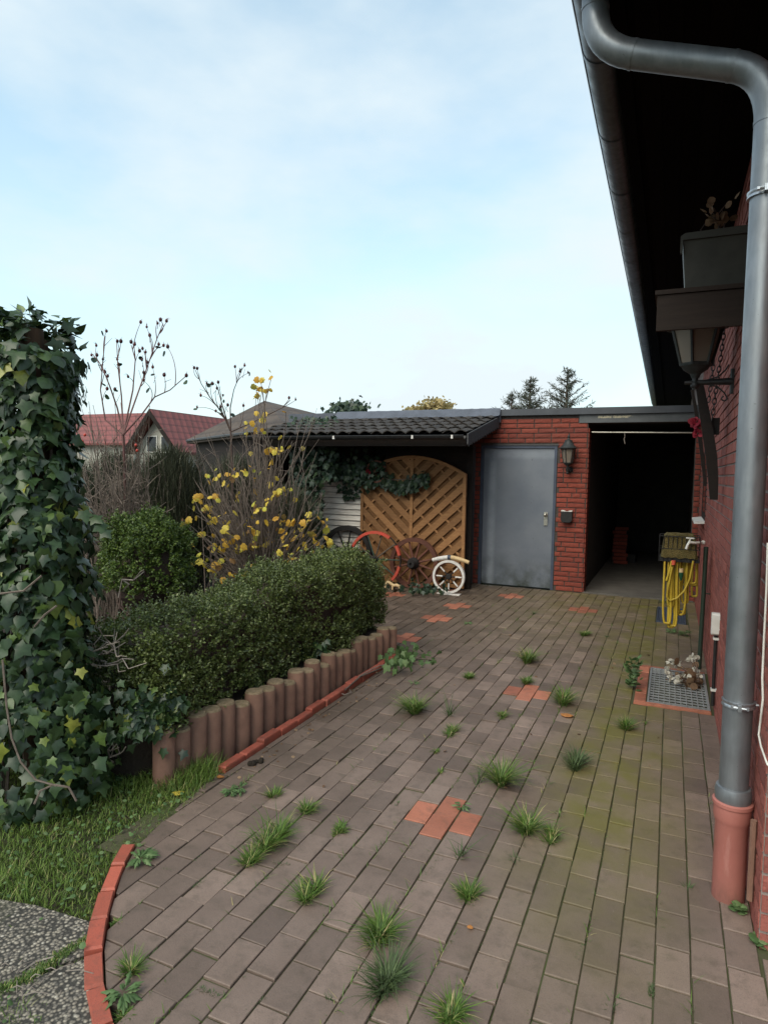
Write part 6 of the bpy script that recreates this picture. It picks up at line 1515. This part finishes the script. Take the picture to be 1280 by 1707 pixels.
# second red roof farther left
h2 = OY(190, 690, 30.0); hs2 = thing('red_roof_house', 'red roofed house farther left half hidden by the rose bush', 'house', (h2[0], 30, 0))
x0, x1 = h2[0]-5, OY(262, 690, 30)[0]
b_ = MB(); b_.hull8([(x0, 28, h2[2]-2.0), (x1, 28, h2[2]-2.0), (x1, 31, h2[2]), (x0, 31, h2[2])], [(x0, 28, h2[2]-1.88), (x1, 28, h2[2]-1.88), (x1, 31, h2[2]+.12), (x0, 31, h2[2]+.12)]); b_.hull8([(x0, 31.01, h2[2]), (x1, 31.01, h2[2]), (x1, 34, h2[2]-2), (x0, 34, h2[2]-2)], [(x0, 31.01, h2[2]+.12), (x1, 31.01, h2[2]+.12), (x1, 34, h2[2]-1.88), (x0, 34, h2[2]-1.88)]); part('roof', b_, 'redroof', hs2)
b_ = MB(); b_.prism([(28.4, -.05), (33.6, -.05), (33.6, h2[2]-1.8), (31, h2[2]-.1), (28.4, h2[2]-1.8)], 0, x0+.2, x1-.2); part('wall', b_, 'housewall', hs2)
# conifers
def conifer(label, px, ytop, hwpx, ybase, dep, seed, lean_=0):
    nr = np.random.default_rng(seed); top = PD(px, ytop, dep); H = top[2]; t_ = thing('conifer_tree', label, 'tree', (top[0], top[1], -.07), 'conifers behind the garage')
    zb_ = PD(px, ybase, dep)[2]; slope = (hwpx/FPX*dep)/(H-zb_); b_ = MB(); b_.tube([(top[0], top[1], -.1), (top[0], top[1], H*.6), (top[0], top[1], H)], [.22, .12, .015], 8); part('trunk', b_, 'bark_dark', t_, smooth=60)
    P_ = []; T_ = []; N_ = []; S_ = []; bb_ = MB(); z = H-.25
    while z > 1.5:
        rad = min((H-z)*slope*1.05, 3.4)+.12; nb = 5 if z > 4 else 3
        for k in range(nb):
            a = nr.uniform(0, 6.28); L_ = rad*nr.uniform(.55, 1.15); d_ = np.array([math.cos(a), math.sin(a), nr.uniform(.25, .75)]); p0 = np.array([top[0], top[1], z-L_*.45])
            q = [p0+d_*L_*s_+np.array([0, 0, .12*L_*s_*s_]) for s_ in np.linspace(0, 1, 6)]; bb_.tube(q, [.03, .024, .018, .013, .009, .005], 4)
            for s_ in np.linspace(.22, 1, int(6+L_*9)):
                c = p0+d_*L_*s_+np.array([0, 0, .12*L_*s_*s_])
                for j in range(3):
                    P_.append(c+nr.normal(size=3)*.03); T_.append(d_*.6+nr.normal(size=3)*.6+[0, 0, -.1]); N_.append(nr.normal(size=3)); S_.append(nr.uniform(.12, .30))
        z -= .21 if z > 4 else .5
    part('branch', bb_, 'bark_dark', t_); part('crown', scatter('crown', ([(0, 0, 0), (.09, .45, .0), (0, 1, 0), (-.09, .45, .02)], [(0, 1, 2), (0, 2, 3)]), P_, T_, N_, S_), 'conifer', t_, stuff=True)
conifer('tall wide conifer behind the garage roof', 946, 612, 52, 680, 38, 3)
conifer('slimmer dark conifer left of the wide one behind the garage', 884, 627, 30, 680, 36, 5)
conifer('smallest faint conifer top at the left behind the garage', 853, 652, 20, 684, 42, 8)
def crown_tree(label, px, py, rpx, dep, n, mat, ls):
    c = PD(px, py, dep); r_ = rpx/FPX*dep; t_ = thing('deciduous_tree', label, 'tree', (c[0], c[1], -.07)); b_ = MB(); b_.tube([(c[0], c[1], -.1), (c[0], c[1], c[2]-r_*.4)], [.16, .09], 7)
    for k in range(12): q, rr_ = limb((c[0], c[1], c[2]-r_), c+nrm(NR.normal(size=3)+[0, 0, .5])*r_*.85, .05, .01, 0, 4, .04); b_.tube(q, rr_, 4)
    part('trunk', b_, 'bark_dark', t_)
    v = nrm(NR.normal(size=(n, 3)))*(NR.random((n, 1))**.4)*r_*[1.2, 1.2, .75]*(1+.2*NR.normal(size=(n, 1))); part('crown', scatter('crown', ROUND, c+v, NR.normal(size=(n, 3)), NR.normal(size=(n, 3)), ls), mat, t_, stuff=True)
crown_tree('golden autumn tree top just above the shed flashing', 726, 684, 26, 34, 900, 'oldgold', .16)
crown_tree('smaller golden tree top left of the other golden tree', 690, 688, 15, 36, 400, 'oldgold', .15)
